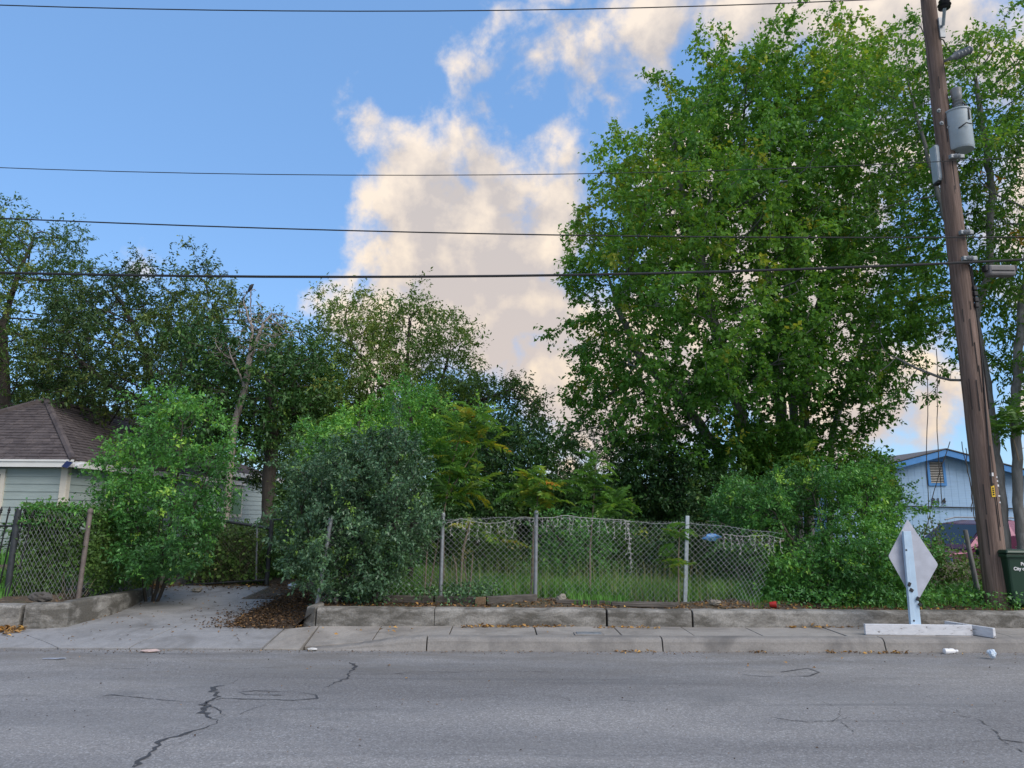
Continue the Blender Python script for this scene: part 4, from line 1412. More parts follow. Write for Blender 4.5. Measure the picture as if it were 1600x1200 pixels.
def courses(poly_lo0, poly_lo1, poly_hi0, poly_hi1, n, parent, name='shingles', lift=0.018, tabs=0.30, seed=0):
    """a roof plane laid in overlapping courses of tabs, each course a little proud of the one above"""
    a0, a1, b0, b1 = (Vector(p) for p in (poly_lo0, poly_lo1, poly_hi0, poly_hi1))
    nrm = (a1 - a0).cross(((b0 + b1) / 2) - ((a0 + a1) / 2)).normalized()
    if nrm.z < 0:
        nrm = -nrm
    r = random.Random(seed)
    m = MB()
    for i in range(n):
        t0, t1 = i / n, min(1.0, (i + 1.15) / n)
        l0, r0 = a0.lerp(b0, t0), a1.lerp(b1, t0)
        l1, r1 = a0.lerp(b0, t1), a1.lerp(b1, t1)
        w = (r0 - l0).length
        k = max(1, int(w / tabs))
        off = r.random()
        ts = [0.0] + sorted((j + off) / (k + 1) for j in range(k + 1)) + [1.0]
        for s0, s1 in zip(ts[:-1], ts[1:]):
            if s1 - s0 < 1e-4:
                continue
            h = nrm * (lift * r.uniform(0.7, 1.3))
            up = (l1 - l0) * r.uniform(-0.05, 0.03)
            g = min(0.006 / max(w, .1), (s1 - s0) * .2)
            m.add([l0.lerp(r0, s0 + g) + h + up, l0.lerp(r0, s1 - g) + h + up, l1.lerp(r1, s1 - g) + nrm * 0.002, l1.lerp(r1, s0 + g) + nrm * 0.002,
                   l0.lerp(r0, s0 + g) - nrm * .01 + up, l0.lerp(r0, s1 - g) - nrm * .01 + up], [(0, 1, 2, 3), (4, 5, 1, 0)])
    o = m.build(name, M['shingle'], parent)
    o['kind'] = 'stuff'
    return o


OH = 0.28
cx = HX - W2
apex = P(72, 626, HY + 3.0)
hz = apex.z
ez = EAVE + 0.12
ax0 = Vector((apex.x, apex.y, hz))
ax1 = Vector((apex.x, HY + 9.0, hz))
fl, fr = Vector((2 * apex.x - (HX + OH), HY - OH, ez)), Vector((HX + OH, HY - OH, ez))
bl, br = Vector((fl.x, HY + 13.0, ez)), Vector((HX + OH, HY + 12.0, ez))
rf = MB().add([fl, fr, br, bl, ax0, ax1], [(0, 1, 4), (1, 2, 5, 4), (2, 3, 5), (3, 0, 4, 5)]).build('roof', M['shingle'], house)
courses(fl, fr, ax0 - Vector((0.03, 0, 0)), ax0 + Vector((0.03, 0, 0)), 22, rf, seed=1)
courses(fr, br, ax0, ax1, 22, rf, seed=2)
courses(bl, fl, ax1, ax0, 22, rf, seed=3)
# hip and ridge caps
for a, b in ((fr, ax0), (fl, ax0), (ax0, ax1)):
    MB().tube([a + Vector((0, 0, .015)), b + Vector((0, 0, .02))], 0.085, 6).build('ridge_cap', M['shingle'], rf)
# fascia boards and soffit
fz = ez - 0.085
MB().box(((fl.x + fr.x) / 2, HY - OH + 0.015, fz), (fr.x - fl.x + 0.03, 0.03, 0.17)).build('fascia', M['fascia'], house)
MB().box((HX + OH - 0.015, HY + 5.8, fz), (0.03, 12.1, 0.17)).build('fascia', M['fascia'], house)
MB().box(((fl.x + fr.x) / 2, HY - OH - 0.012, ez - 0.01), (fr.x - fl.x + 0.06, 0.025, 0.05)).build('drip_edge', M['fascia'], house)
MB().box((cx, HY - OH / 2 + 0.02, EAVE - 0.02), (2 * W2 + OH, OH - 0.04, 0.02)).build('soffit', M['soffit'], house)
MB().box((HX + OH / 2, HY + 6, EAVE - 0.022), (OH - 0.04, 12, 0.02)).build('soffit', M['soffit'], house)
# rear wing roof
rz = EAVE + 0.42
q0, q1 = Vector((RX + OH, HY + 7.9, rz)), Vector((RX + OH, HY + 16.6, rz))
t0, t1 = Vector((RX - 3.0, HY + 10.9, rz + 1.3)), Vector((RX - 3.0, HY + 14.0, rz + 1.3))
s0, s1 = Vector((RX - 6.3, HY + 7.9, rz)), Vector((RX - 6.3, HY + 16.6, rz))
rf2 = MB().add([s0, q0, q1, s1, t0, t1], [(0, 1, 4), (1, 2, 5, 4), (2, 3, 5), (3, 0, 4, 5)]).build('roof', M['shingle'], house)
courses(q0, q1, t0, t1, 20, rf2, seed=4)
MB().box((RX + OH - 0.012, HY + 12.25, rz - 0.08), (0.03, 8.7, 0.17)).build('fascia', M['fascia'], house)
# taller main roof behind, its white rake board showing at the left edge
g0, g1, g2 = P(-130, 690, HY + 7), P(-60, 612, HY + 7), P(48, 646, HY + 7)
up = MB()
yb = HY + 13
up.add([g1, g2, Vector((g2.x, yb, g2.z)), Vector((g1.x, yb, g1.z)), g0, Vector((g0.x, yb, g0.z))], [(0, 1, 2, 3), (4, 0, 3, 5), (4, 1, 0)])
rf3 = up.build('upper_roof', M['shingle'], house)
d = (g2 - g1)
MB().prism([g1 + Vector((0, -.04, -.02)), g2 + Vector((0, -.04, -.02)), g2 + Vector((0, -.04, -.22)), g1 + Vector((0, -.04, -.22))], (0, .04, 0)).build('rake_board', M['fascia'], rf3)
courses(g2, Vector((g2.x, yb, g2.z)), g1, Vector((g1.x, yb, g1.z)), 14, rf3, seed=6)

# security camera with its little solar panel on the fascia corner
pc = P(124, 727, HY - OH - 0.05)
camr = empty('security_camera', pc, 'small white security camera with a tilted solar panel on the house fascia', 'security camera')
MB().box(pc + Vector((0, -.03, .05)), (.28, .03, .035)).build('bracket', M['white_plastic'], camr)
MB().box(pc + Vector((0.02, -.09, -.03)), (.09, .13, .10)).build('body', M['white_plastic'], camr, bevel=.012)
MB().box(pc + Vector((0.02, -.158, -.06)), (.06, .012, .05)).build('lens', M['glass_dark'], camr, bevel=.004)
MB().box(pc + Vector((-.26, -.07, .01)), (.16, .015, .19), Matrix.Rotation(rad(18), 3, 'Y') @ Matrix.Rotation(rad(-35), 3, 'X')).build('solar_panel', simple('solar_cell', (.015, .02, .07), .2), camr, bevel=.004)

# ---- pale blue house on the right
M['siding_blue'] = siding_mat('pale_blue_board', (0.35, 0.53, 0.77))
M['trim_blue'] = simple('blue_trim_paint', (0.07, 0.26, 0.62), 0.5, var=0.12, scale=3)
M['roof_grey'] = simple('grey_shingle', (0.13, 0.125, 0.13), 0.95, var=0.25, scale=8, bstr=0.4)
M['louver'] = simple('weathered_louvre', (0.55, 0.53, 0.50), 0.7, var=0.12)
BY = 24.0
ap = P(1468, 704, BY)
half = 4.4
sl = 0.26
bh = empty('blue_house', (ap.x, BY + 5, 0.4), 'pale blue board house with bright blue gable trim and a louvred vent', 'house')


def roofz(x):
    return ap.z - abs(x - ap.x) * sl


wx0, wx1 = ap.x - half + 0.35, ap.x + half - 0.35
x = wx0
while x < wx1 - 0.05:
    x2 = min(x + 0.24, wx1)
    zt0, zt1 = roofz(x) - 0.05, roofz(x2 - 0.012) - 0.05
    MB().prism([(x + .003, BY + .02, 0.3), (x2 - .003, BY + .02, 0.3), (x2 - .003, BY + .02, zt1), (x + .003, BY + .02, zt0)], (0, .034, 0)).build('siding_board', M['siding_blue'], bh)
    x = x2
MB().prism([(wx0, BY + .06, .3), (wx1, BY + .06, .3), (wx1, BY + .06, roofz(wx1) - .06), (ap.x, BY + .06, ap.z - .06), (wx0, BY + .06, roofz(wx0) - .06)], (0, 9, 0)).build('wall', M['siding_blue'], bh)
for s in (-1, 1):
    e = Vector((ap.x + s * half, BY - 0.35, roofz(ap.x + s * half)))
    a = Vector((ap.x, BY - 0.35, ap.z))
    MB().prism([a + Vector((s * .002, 0, 0)), e, e + Vector((0, 0, -.20)), a + Vector((s * .002, 0, -.20))], (0, .04, 0)).build('rake_board', M['trim_blue'], bh)
    MB().prism([a + Vector((s * .002, -.03, .02)), e + Vector((s * .04, -.03, .02)), e + Vector((s * .04, -.03, .05)), a + Vector((s * .002, -.03, .05))], (0, 9.8, 0)).build('roof', M['roof_grey'], bh)
    MB().prism([a + Vector((s * .004, .06, -.06)), e + Vector((0, .06, -.06)), e + Vector((0, .06, -.04)), a + Vector((s * .004, .06, -.04))], (0, .28, 0)).build('soffit', M['siding_blue'], bh)
v0, v1 = P(1451, 721, BY), P(1475, 755, BY)
fw = .085
vent = MB()
cxv, czv, vw_, vh_ = (v0.x + v1.x) / 2, (v0.z + v1.z) / 2, v1.x - v0.x, v0.z - v1.z
for c, s in (((cxv, BY, v0.z + fw / 2), (vw_ + 2 * fw, .05, fw)), ((cxv, BY, v1.z - fw / 2), (vw_ + 2 * fw, .05, fw)), ((v0.x - fw / 2, BY - .002, czv), (fw, .05, vh_ - .004)), ((v1.x + fw / 2, BY - .002, czv), (fw, .05, vh_ - .004))):
    vent.box(c, s)
vo_ = vent.build('gable_vent', M['trim_blue'], bh)
MB().box((cxv, BY + .015, czv), (vw_, .02, vh_)).build('vent_back', M['dark_gap'], vo_)
ns = 13
for i in range(ns):
    z = v1.z + (i + .5) * vh_ / ns
    MB().box((cxv, BY - .002, z), (vw_ - .01, .05, .010), Matrix.Rotation(rad(35), 3, 'X')).build('slat', M['louver'], vo_)
for ch, px in (('3', 1459), ('1', 1466.5), ('4', 1475.5)):
    text_piece('house_number', ch, 0.25, 0.008, M['black_iron'], bh, P(px, 786.5, BY - 0.012) - base_of(bh), (math.pi / 2, 0, 0))
# door frame and service pipe
p0 = P(1592, 812, BY - .02)
MB().box((p0.x, BY - .01, p0.z - .5), (.12, .05, 1.2)).build('door_frame', M['trim_blue'], bh)
p1 = P(1385, 790, BY - .03); p2 = P(1500, 793, BY - .03); p3 = P(1600, 795, BY - .03)
MB().tube([p1, p2, p3], .022, 6).build('pipe', M['cable'], bh)

# ------------------------------------------------------------------ parked car
M['car_paint'] = simple('maroon_car_paint', (0.10, 0.012, 0.045), 0.25, 0.3, 0.05, 2)
M['tyre'] = simple('tyre', (0.02, 0.02, 0.02), 0.8)
M['tail'] = simple('lamp_plastic', (0.75, 0.75, 0.74), 0.25)
cc = P(1528, 850, 16.5)
CGZ = -0.16
car = empty('parked_car', (cc.x, 16.5, CGZ), 'dark maroon sport utility vehicle parked beside the blue house, half hidden by vines', 'car')
CL, CW = 4.5, 1.82
carR = Matrix.Rotation(rad(10), 3, 'Z')


def cp(x, y, z):
    return Vector(cc.to_tuple()[:2] + (CGZ,)) + carR @ Vector((x, y, z))


def car_loft(sections, name, mat, parent, bev=0.05):
    """sections: (x, z low, z high, half width low, half width high) from nose to tail"""
    vs, fs = [], []
    for x, zl, zh, wl, wh in sections:
        vs += [cp(x, -wl, zl), cp(x, wl, zl), cp(x, wl * 1.0, (zl + zh) / 2), cp(x, wh, zh), cp(x, -wh, zh), cp(x, -wl * 1.0, (zl + zh) / 2)]
    n = len(sections)
    for i in range(n - 1):
        for j in range(6):
            fs.append((6 * i + j, 6 * i + (j + 1) % 6, 6 * i + 6 + (j + 1) % 6, 6 * i + 6 + j))
    fs += [tuple(range(6)), tuple(reversed(range(6 * n - 6, 6 * n)))]
    return MB().add(vs, fs).build(name, mat, parent, bevel=bev, seg=3)


h = CW / 2
body = car_loft([(-2.25, .45, .78, h * .75, h * .70), (-2.1, .3, .92, h * .93, h * .86), (-1.0, .25, 1.02, h, h * .93), (0, .25, 1.05, h, h * .95), (1.2, .25, 1.06, h, h * .95), (2.0, .3, 1.05, h * .97, h * .92), (2.22, .45, 1.0, h * .9, h * .86)], 'body', M['car_paint'], car)
car_loft([(-1.05, 1.0, 1.04, h * .90, h * .86), (-.35, 1.0, 1.58, h * .90, h * .70), (.2, 1.0, 1.66, h * .91, h * .70), (1.4, 1.0, 1.64, h * .90, h * .70), (1.75, 1.0, 1.55, h * .89, h * .68), (2.12, 1.0, 1.05, h * .87, h * .80)], 'cabin', M['car_paint'], car)


def quad_on_side(pts, name, mat, s):
    vs = [cp(x, s * y, z) for x, y, z in pts]
    off = carR @ Vector((0, s * .012, 0))
    return MB().prism(vs, off).build(name, mat, car)


for s in (-1, 1):
    yb_, yt_ = h * .905, h * .735
    for x0, x1, x0t, x1t in ((-.80, .05, -.28, .05), (.15, 1.05, .15, 1.05), (1.15, 1.85, 1.15, 1.62)):
        quad_on_side([(x0, yb_, 1.08), (x1, yb_, 1.08), (x1t, yt_, 1.53), (x0t, yt_, 1.53)], 'side_window', M['glass_dark'], s)
    for x in (-1.4, 1.4):
        c = cp(x, s * (h - .06), .34)
        ax = carR @ Vector((0, s, 0))
        w = MB().lathe(c, ax, [(-.10, .25), (-.09, .33), (.06, .34), (.10, .31), (.10, .22), (.07, .2)], 20).build('wheel', M['tyre'], car)
        MB().lathe(c + ax * .075, ax, [(0, .2), (.02, .2), (.035, .05)], 14).build('rim', M['galv'], w)
    MB().tube([cp(-.3, s * h * .62, 1.66), cp(0, s * h * .64, 1.72), cp(1.3, s * h * .64, 1.71), cp(1.6, s * h * .62, 1.64)], .018, 6).build('roof_rail', M['galv'], car)
    MB().box(cp(2.16, s * h * .78, .88), (.10, .20, .26), carR).build('tail_lamp', M['tail'], car, bevel=.03)
    MB().box(cp(-2.14, s * h * .66, .76), (.14, .34, .14), carR).build('headlight', M['tail'], car, bevel=.03)
    MB().box(cp(-.78, s * (h + .08), 1.06), (.12, .18, .14), carR).build('mirror', M['car_paint'], car, bevel=.03)
MB().add([cp(-1.02, -h * .80, 1.06), cp(-1.02, h * .80, 1.06), cp(-.40, h * .64, 1.56), cp(-.40, -h * .64, 1.56)], [(0, 1, 2, 3)]).build('windscreen', M['glass_dark'], car)
MB().add([cp(2.13, -h * .74, 1.10), cp(2.13, h * .74, 1.10), cp(1.80, h * .62, 1.53), cp(1.80, -h * .62, 1.53)], [(3, 2, 1, 0)]).build('rear_window', M['glass_dark'], car)

# ------------------------------------------------------------------ chain link fence
rngw = np.random.default_rng(31)


def chain_link(parent, top, bot, n, wire, mat, name='mesh', seg=7, sag=0.0, warp=0.0, seed=0):
    """diagonal wires between a bottom and a top line; top, bot: functions of 0..1 giving points"""
    r = np.random.default_rng(seed)
    ph = r.random(4) * 6.28
    Hh = np.linalg.norm(np.array(top(.5)) - np.array(bot(.5)))
    Ln = np.linalg.norm(np.array(top(1)) - np.array(top(0)))
    k = Hh / Ln                                 # run of one diagonal as a share of the length
    V, F = [], []
    base = 0

    def pt(u, v):
        a = np.array(bot(u)); b = np.array(top(u))
        p = a + (b - a) * v
        p = p + np.array([0, 1, 0]) * warp * (np.sin(u * 9 + ph[0]) * v + .5 * np.sin(u * 23 + v * 4 + ph[1])) + np.array([1, 0, 0.4]) * warp * .35 * np.sin(v * 5 + u * 14 + ph[2])
        return p
    for dirn in (1, -1):
        for i in range(-int(n * k) - 1, n + int(n * k) + 2):
            u0 = i / n
            pts = []
            for s in range(seg + 1):
                v = s / seg
                u = u0 + dirn * k * v * 0.98
                if 0 <= u <= 1:
                    p = pt(u, v) + np.array([0, .003 * dirn, 0])
                    pts.append(p)
            if len(pts) < 2:
                continue
            pts = np.array(pts)
            d = np.gradient(pts, axis=0)
            d = unit(d)
            u_ = unit(np.cross(d, np.array([0, 1.0, 0.02])))
            w_ = np.cross(d, u_)
            ring = [pts + (u_ * math.cos(a) + w_ * math.sin(a)) * wire for a in (0, 2.1, 4.2)]
            v3 = np.stack(ring, 1).reshape(-1, 3)
            m = len(pts)
            f = [(3 * q + j, 3 * q + (j + 1) % 3, 3 * q + 3 + (j + 1) % 3, 3 * q + 3 + j) for q in range(m - 1) for j in range(3)]
            V.append(v3); F.append(np.array(f) + base); base += len(v3)
    o = mesh_np(name, np.concatenate(V), np.concatenate(F), mat, parent)
    o['kind'] = 'stuff'
    return o


def post(parent, a, b, r, mat, cap=True):
    m = MB().tube([a, b], r, 10)
    d = (Vector(b) - Vector(a)).normalized()
    if cap:
        m.lathe(Vector(b) - d * .01, d, [(0, r * 1.25), (.03, r * 1.25), (.055, r * .9), (.07, r * .1)], 10)
    return m.build('post', mat, parent)


FY = 10.8
f0 = P(500, 900, 10.45)
fence = empty('chain_link_fence', (2.0, FY, SOIL_Z), 'sagging grey chain-link fence with steel posts along the front of the grassy lot', 'fence')
Pst = [(P(495, 948, 10.2), P(517, 812, 10.35), .032), (P(688, 936, FY), P(692, 806, FY), .030), (P(836, 940, FY), P(838, 803, FY), .030)]
for a, b, r in Pst:
    post(fence, Vector((a.x, a.y, SOIL_Z - .1)) if r < .031 else a, b, r, M['galv'])
# flat post further right, its foot rusted off above the weeds
a, b = P(1069, 908, FY + .1), P(1074, 806, FY + .1)
a.z = SOIL_Z - .05
MB().box((a + b) / 2, (.055, .045, (b - a).length), (b - a).to_track_quat('Z', 'X').to_matrix()).build('post', simple('pale_galvanised', (.42, .48, .52), .5, .2, .15, 14), fence, bevel=.006)
topc = [(500, 826, 10.35), (560, 822, 10.6), (640, 818, FY), (692, 812, FY), (740, 808, FY), (790, 807, FY), (838, 808, FY), (900, 806, FY), (960, 812, FY), (1010, 815, FY + .05), (1073, 815, FY + .1), (1110, 818, FY + .05), (1160, 824, FY - .1), (1222, 832, FY - .25)]
botc = [(495, 942, 10.25), (560, 938, 10.5), (640, 937, FY), (690, 937, FY), (740, 938, FY), (790, 939, FY), (838, 940, FY), (900, 940, FY), (960, 942, FY), (1010, 943, FY), (1073, 946, FY - .05), (1110, 948, FY - .1), (1150, 950, FY - .2), (1185, 954, FY - .4)]
TP, BP = [np.array(P(*q)) for q in topc], [np.array(P(*q)) for q in botc]
cum = np.concatenate([[0], np.cumsum([np.linalg.norm(b - a) for a, b in zip(TP[:-1], TP[1:])])]); cum /= cum[-1]


def lerp_path(pts, cum):
    A = np.array(pts)
    return lambda u: np.array([np.interp(u, cum, A[:, i]) for i in range(3)])


ftop, fbot = lerp_path(TP, cum), lerp_path(BP, cum)
chain_link(fence, ftop, fbot, 80, .0023, M['galv_wire'], 'mesh', 10, warp=.04, seed=3)
MB().tube([ftop(i / 40) + np.array([0, 0, -.01 - .02 * math.sin(i * .8) ** 2]) for i in range(41)], .003, 4).build('tension_wire', M['galv_wire'], fence)

# ---- icicle light strings hanging on the fence
M['string'] = simple('white_light_string', (0.48, 0.47, 0.46), 0.5)


def light_string(label, path, drops, seed, group=None):
    r = random.Random(seed)
    pts = [Vector(P(x, y, Y)) for x, y, Y in path]
    o = empty('light_string', pts[0], label, 'light string', group)
    fine = []
    for a, b in zip(pts[:-1], pts[1:]):
        for i in range(6):
            fine.append(a.lerp(b, i / 6) + Vector((0, -.012, r.uniform(-.006, .006))))
    fine.append(pts[-1])
    MB().tube(fine, .0038, 4).build('cord', M['string'], o)
    for u, ln in drops:
        k = u * (len(fine) - 1); i = min(int(k), len(fine) - 2)
        p = fine[i].lerp(fine[i + 1], k - i)
        m = MB()
        q = p.copy(); seq = [q.copy()]
        n = max(3, int(ln / .035))
        for j in range(n):
            q = q + Vector((r.uniform(-.014, .014), r.uniform(-.006, .006), -ln / n))
            seq.append(q.copy())
        m.tube(seq, .003, 4)
        for j in range(1, n + 1, 2):
            c = seq[j]
            s = Vector((r.choice((-1, 1)) * .017, 0, -.012))
            m.tube([c, c + s, c + s * 1.7], [.0025, .0065, .002], 5)
        m.build('light_strand', M['string'], o)
    return o


r_ = random.Random(5)
path = [(697, 818, FY), (720, 810, FY), (738, 814, FY), (765, 818, FY), (790, 815, FY), (812, 808, FY), (838, 809, FY), (862, 809, FY), (880, 805, FY), (905, 808, FY), (930, 810, FY), (955, 811, FY), (985, 814, FY)]
light_string('long white icicle light string drooping along the fence top between the posts', path,
             [(.03 + i * .033 + r_.uniform(-.008, .008), r_.choice((.10, .16, .22, .30))) for i in range(29)] + [(.98, .62), (.985, .48), (.99, .74), (.975, .3)], 8, 'icicle light strings')
path = [(1128, 834, FY - .15), (1160, 838, FY - .15), (1195, 836, FY - .2), (1225, 842, FY - .25)]
light_string('short white icicle light string tangled in the branches right of the flat post', path, [(i / 10 + .03, r_.choice((.12, .2, .28))) for i in range(10)], 9, 'icicle light strings')

M['gate_pipe'] = simple('dark_gate_pipe', (.045, .05, .055), .5, .3, .3, 12)
# ---- left fence: leaning pipe posts, chain link under vines
lf = empty('vine_covered_fence', (-7.6, 10.8, .35), 'leaning chain-link fence overgrown with vines above the tan driveway wall', 'fence')
LY = 10.6
a, b = P(122, 935, LY + .1), P(141, 800, LY + .1)
post(lf, Vector((a.x, a.y, .3)), b, .035, M['old_wire'])
a2, b2 = P(8, 950, LY - .2), P(29, 796, LY - .2)
post(lf, Vector((a2.x, a2.y, .3)), b2, .042, M['gate_pipe'], cap=False)
tl = [np.array(P(x, y, Y)) for x, y, Y in ((26, 797, LY - .2), (80, 797, LY), (140, 801, LY + .15), (200, 812, LY + 1.9), (232, 815, LY + 3.2))]
bl_ = [np.array(P(x, y, Y)) for x, y, Y in ((12, 945, LY - .2), (70, 940, LY), (124, 934, LY + .15), (195, 922, LY + 1.9), (230, 912, LY + 3.2))]
cm = np.linspace(0, 1, 5)
chain_link(lf, lerp_path(tl, cm), lerp_path(bl_, cm), 34, .0024, M['galv_wire'], 'mesh', 9, warp=.03, seed=12)

# iron fence further left
irf = empty('iron_fence', (-9.0, LY, .35), 'black iron fence with spear-tipped pickets at the left edge', 'fence')
ip0 = Vector((a2.x - .06, LY - .15, 0))
for i in range(18):
    x = a2.x + .16 - i * .115
    lean = .14 if i < 3 else .12
    zt = 1.66 if i else 1.60
    m = MB().tube([(x - lean * .9, LY - .12, .36), (x, LY - .12, zt - .10)], .0105, 6)
    m.lathe((x + .004, LY - .12, zt - .10), (0.06, 0, 1), [(0, .011), (.012, .02), (.03, .012), (.045, .022), (.10, .003)], 8)
    m.build('picket', M['black_iron'], irf)
for z in (.52, 1.38):
    MB().tube([(a2.x + .15 + (z - 1.6) * .12, LY - .12, z), (a2.x - 2.0, LY - .12, z)], .014, 6).build('rail', M['black_iron'], irf)

# vines over the left fence and a mound of leaves on its top
def vine_mass(name, label, cat, surf, n, L, lm, seed, thick=.16, tint=.4, stemmat=None, kind='oval', top=0.0, ratio=.7):
    r = np.random.default_rng(seed)
    root = empty(name, surf(.5, .1), label, cat)
    u = r.random(n); v = r.random(n)
    p = np.array([surf(a, b) for a, b in zip(u, v)])
    dens = low_noise(p, .22, seed + 1)
    keep = dens > -.42 + .1 * (v < .3) - top * (v > .85)
    p = p[keep]; v = v[keep]
    p = p + r.normal(0, thick * .5, p.shape) * np.array([.5, 1, .6])
    ax = r.normal(0, 1, p.shape); ax[:, 2] -= .4
    nn = r.normal(0, .8, p.shape) + np.array([0, -.8, .5])
    ln = L * (.6 + .8 * r.random(len(p)))
    V, F, k = leaves(p, ax, nn, ln, ln * ratio, kind)
    t = np.clip(tint + .25 * low_noise(p, .3, seed + 2) + r.normal(0, .15, len(p)), 0, 1)
    m = MB()
    for i in range(26):
        a = r.random(); pts = []
        for j in range(8):
            a = np.clip(a + r.normal(0, .035), 0, 1)
            pts.append(surf(a, j / 7 * r.uniform(.75, 1)) + r.normal(0, .02, 3))
        m.tube(pts, r.uniform(.003, .006), 4)
    m.build('stem', stemmat or M['stem_tan'], root)
    mesh_np('foliage', V, F, lm, root, attr=np.repeat(t, k))
    return root


sT, sB = lerp_path(tl, cm), lerp_path(bl_, cm)
vine_mass('vine', 'tangled green vines covering the leaning fence beside the driveway wall', 'vine', lambda u, v: sB(u) + (sT(u) - sB(u)) * v + np.array([0, .22 + .08 * math.sin(u * 11), .05]), 19000, .055, LF['weed'], 51, .22, .34, top=.2)
vine_mass('vine_mound', 'mound of fresh green vine leaves spilling over the top of the left fence', 'vine', lambda u, v: sB(u) + (sT(u) - sB(u)) * (.86 + .18 * v) + np.array([0, .2 * math.sin(v * 3), .02]), 2600, .07, LF['ligustrum'], 52, .14, .5, top=1, kind='lance', ratio=.35)

# ---- driveway gate
gate = empty('driveway_gate', (P(420, 918, 14).x, 14, .3), 'dark metal chain-link gate across the far end of the driveway', 'gate')
GY = 13.9
ga, gb = P(416, 918, GY), P(425, 812, GY)
ga.z = .2
post(gate, ga, gb, .042, M['gate_pipe'], cap=False)
h0, h1 = P(300, 806, GY), P(424, 826, GY)
MB().tube([h0, h1], .028, 8).build('top_rail', M['gate_pipe'], gate)
l0, l1 = P(290, 914, GY), P(416, 906, GY)
MB().tube([l0, l1], .02, 8).build('bottom_rail', M['gate_pipe'], gate)
MB().tube([P(402, 822, GY), P(400, 908, GY)], .018, 6).build('upright', M['galv'], gate)
MB().tube([P(425, 812, GY), P(448, 811, GY + .1), P(449, 900, GY + .1)], .022, 8).build('latch_frame', M['gate_pipe'], gate)
tg = lambda u: np.array(h0) * (1 - u) + np.array(h1) * u
bg_ = lambda u: np.array(l0) * (1 - u) + np.array(l1) * u
chain_link(gate, tg, bg_, 24, .0022, M['old_wire'], 'mesh', 6, warp=.01, seed=14)
vine_mass('gate_vine', 'loose vine leaves climbing the driveway gate mesh', 'vine', lambda u, v: bg_(u) + (tg(u) - bg_(u)) * v * .93 + np.array([0, .12, 0]), 2600, .075, LF['weed'], 53, .2, .46)

# ------------------------------------------------------------------ utility pole
def pole_at(py):
    """centre of the pole as the photograph shows it"""
    return PB + (PT - PB) * ((py_z(py) - PB.z) / (PT.z - PB.z))


PY = 10.25
PB = P(1552, 955, PY); PB.z = SOIL_Z - .2
_t = P(1450, 0, PY)
PB0 = P(1561, 950, PY)
ddir = (_t - PB0)
PB = PB0 + ddir * ((SOIL_Z - .4 - PB0.z) / ddir.z)
PT = PB0 + ddir * ((11.6 - PB0.z) / ddir.z)


def py_z(py):
    return P(1500, py, PY).z


def pole_radius(z):
    return .172 - (z / 11.6) * .070


pole = empty('utility_pole', PB, 'tall weathered brown timber utility pole beside the pavement on the right', 'utility pole', 'poles')
rp = random.Random(4)
pts, rr = [], []
for i in range(40):
    t = i / 39
    p = PB.lerp(PT, t)
    pts.append(p + Vector((rp.uniform(-.004, .004), rp.uniform(-.004, .004), 0)))
    rr.append(pole_radius(p.z) * (1 + rp.uniform(-.012, .012)))
MB().tube(pts, rr, 20).build('shaft', M['pole_wood'], pole)
del pole['group']


def on_pole(py, side=0.0, front=1.0):
    """a point on the pole's surface: side -1..1 across, on the side that faces the road"""
    c = pole_at(py)
    r = pole_radius(c.z)
    a = math.asin(max(-1, min(1, side)))
    return c + Vector((math.sin(a) * r, -math.cos(a) * r * front, 0)), r


# checks (drying cracks) as dark splits standing in the wood
for i in range(24):
    py = rp.uniform(120, 900)
    s = rp.uniform(-.85, .85)
    c, r = on_pole(py, s)
    d = (PT - PB).normalized()
    l = rp.uniform(.12, .5)
    MB().box(c + d * l / 2 + Vector((0, -.001, 0)), (rp.uniform(.003, .007), .009, l), d.to_track_quat('Z', 'Y').to_matrix()).build('split', M['dark_gap'], pole)
# tags and nails
for py, s, w, h_, mat in ((752, .05, .05, .05, M['white_plastic']), (778, -.02, .05, .16, simple('yellow_tag', (.75, .48, .03), .4)), (756, .62, .018, .018, M['white_plastic']), (762, .66, .02, .02, M['white_plastic']),
                          (769, .7, .022, .03, M['white_plastic']), (785, .62, .03, .02, M['white_plastic']), (795, .62, .02, .02, M['white_plastic'])):
    c, r = on_pole(py - 10 if h_ < .1 else py - 10, s)
    MB().box(c + Vector((0, -.006, 0)), (w, .008, h_)).build('pole_tag', mat, pole, bevel=.002)
ct, _ = on_pole(768, -.02)
for k in range(4):
    MB().box(ct + Vector((0, -.0135, .045 - .03 * k)), (.022, .004, .018)).build('tag_digit', M['dark_gap'], pole)

# wires: each a catenary-like line through what the photograph shows
CS = RC


def wire(label, pts, r, xl=-62, xr=40, ratt=None, group='overhead lines', mat=None):
    """pts: pixels at the pole line; parabola through three points, carried on to the next poles"""
    w = [P(x, y, PY - .22) for x, y in pts]
    X = np.array([p.x for p in w]); Z = np.array([p.z for p in w])
    co = np.polyfit(X, Z, 2)
    c0 = max(co[0], .0006)
    xs_ = np.linspace(xl, xr, 90)
    # beyond the photographed stretch the sag levels off to the next pole
    zs = np.polyval(co, np.clip(xs_, -14, 12))
    g0 = 2 * co[0] * -14 + co[1]; g1 = 2 * co[0] * 12 + co[1]
    zs += np.where(xs_ < -14, g0 * (xs_ + 14) + .0022 * (xs_ + 14) ** 2, 0) + np.where(xs_ > 12, g1 * (xs_ - 12) + .0022 * (xs_ - 12) ** 2, 0)
    p = [Vector((a, PY - .22, b)) for a, b in zip(xs_, zs)]
    o = MB().tube(p, r, 6).build('overhead_wire', mat or M['cable'])
    return tag(o, label, 'overhead wire', group)


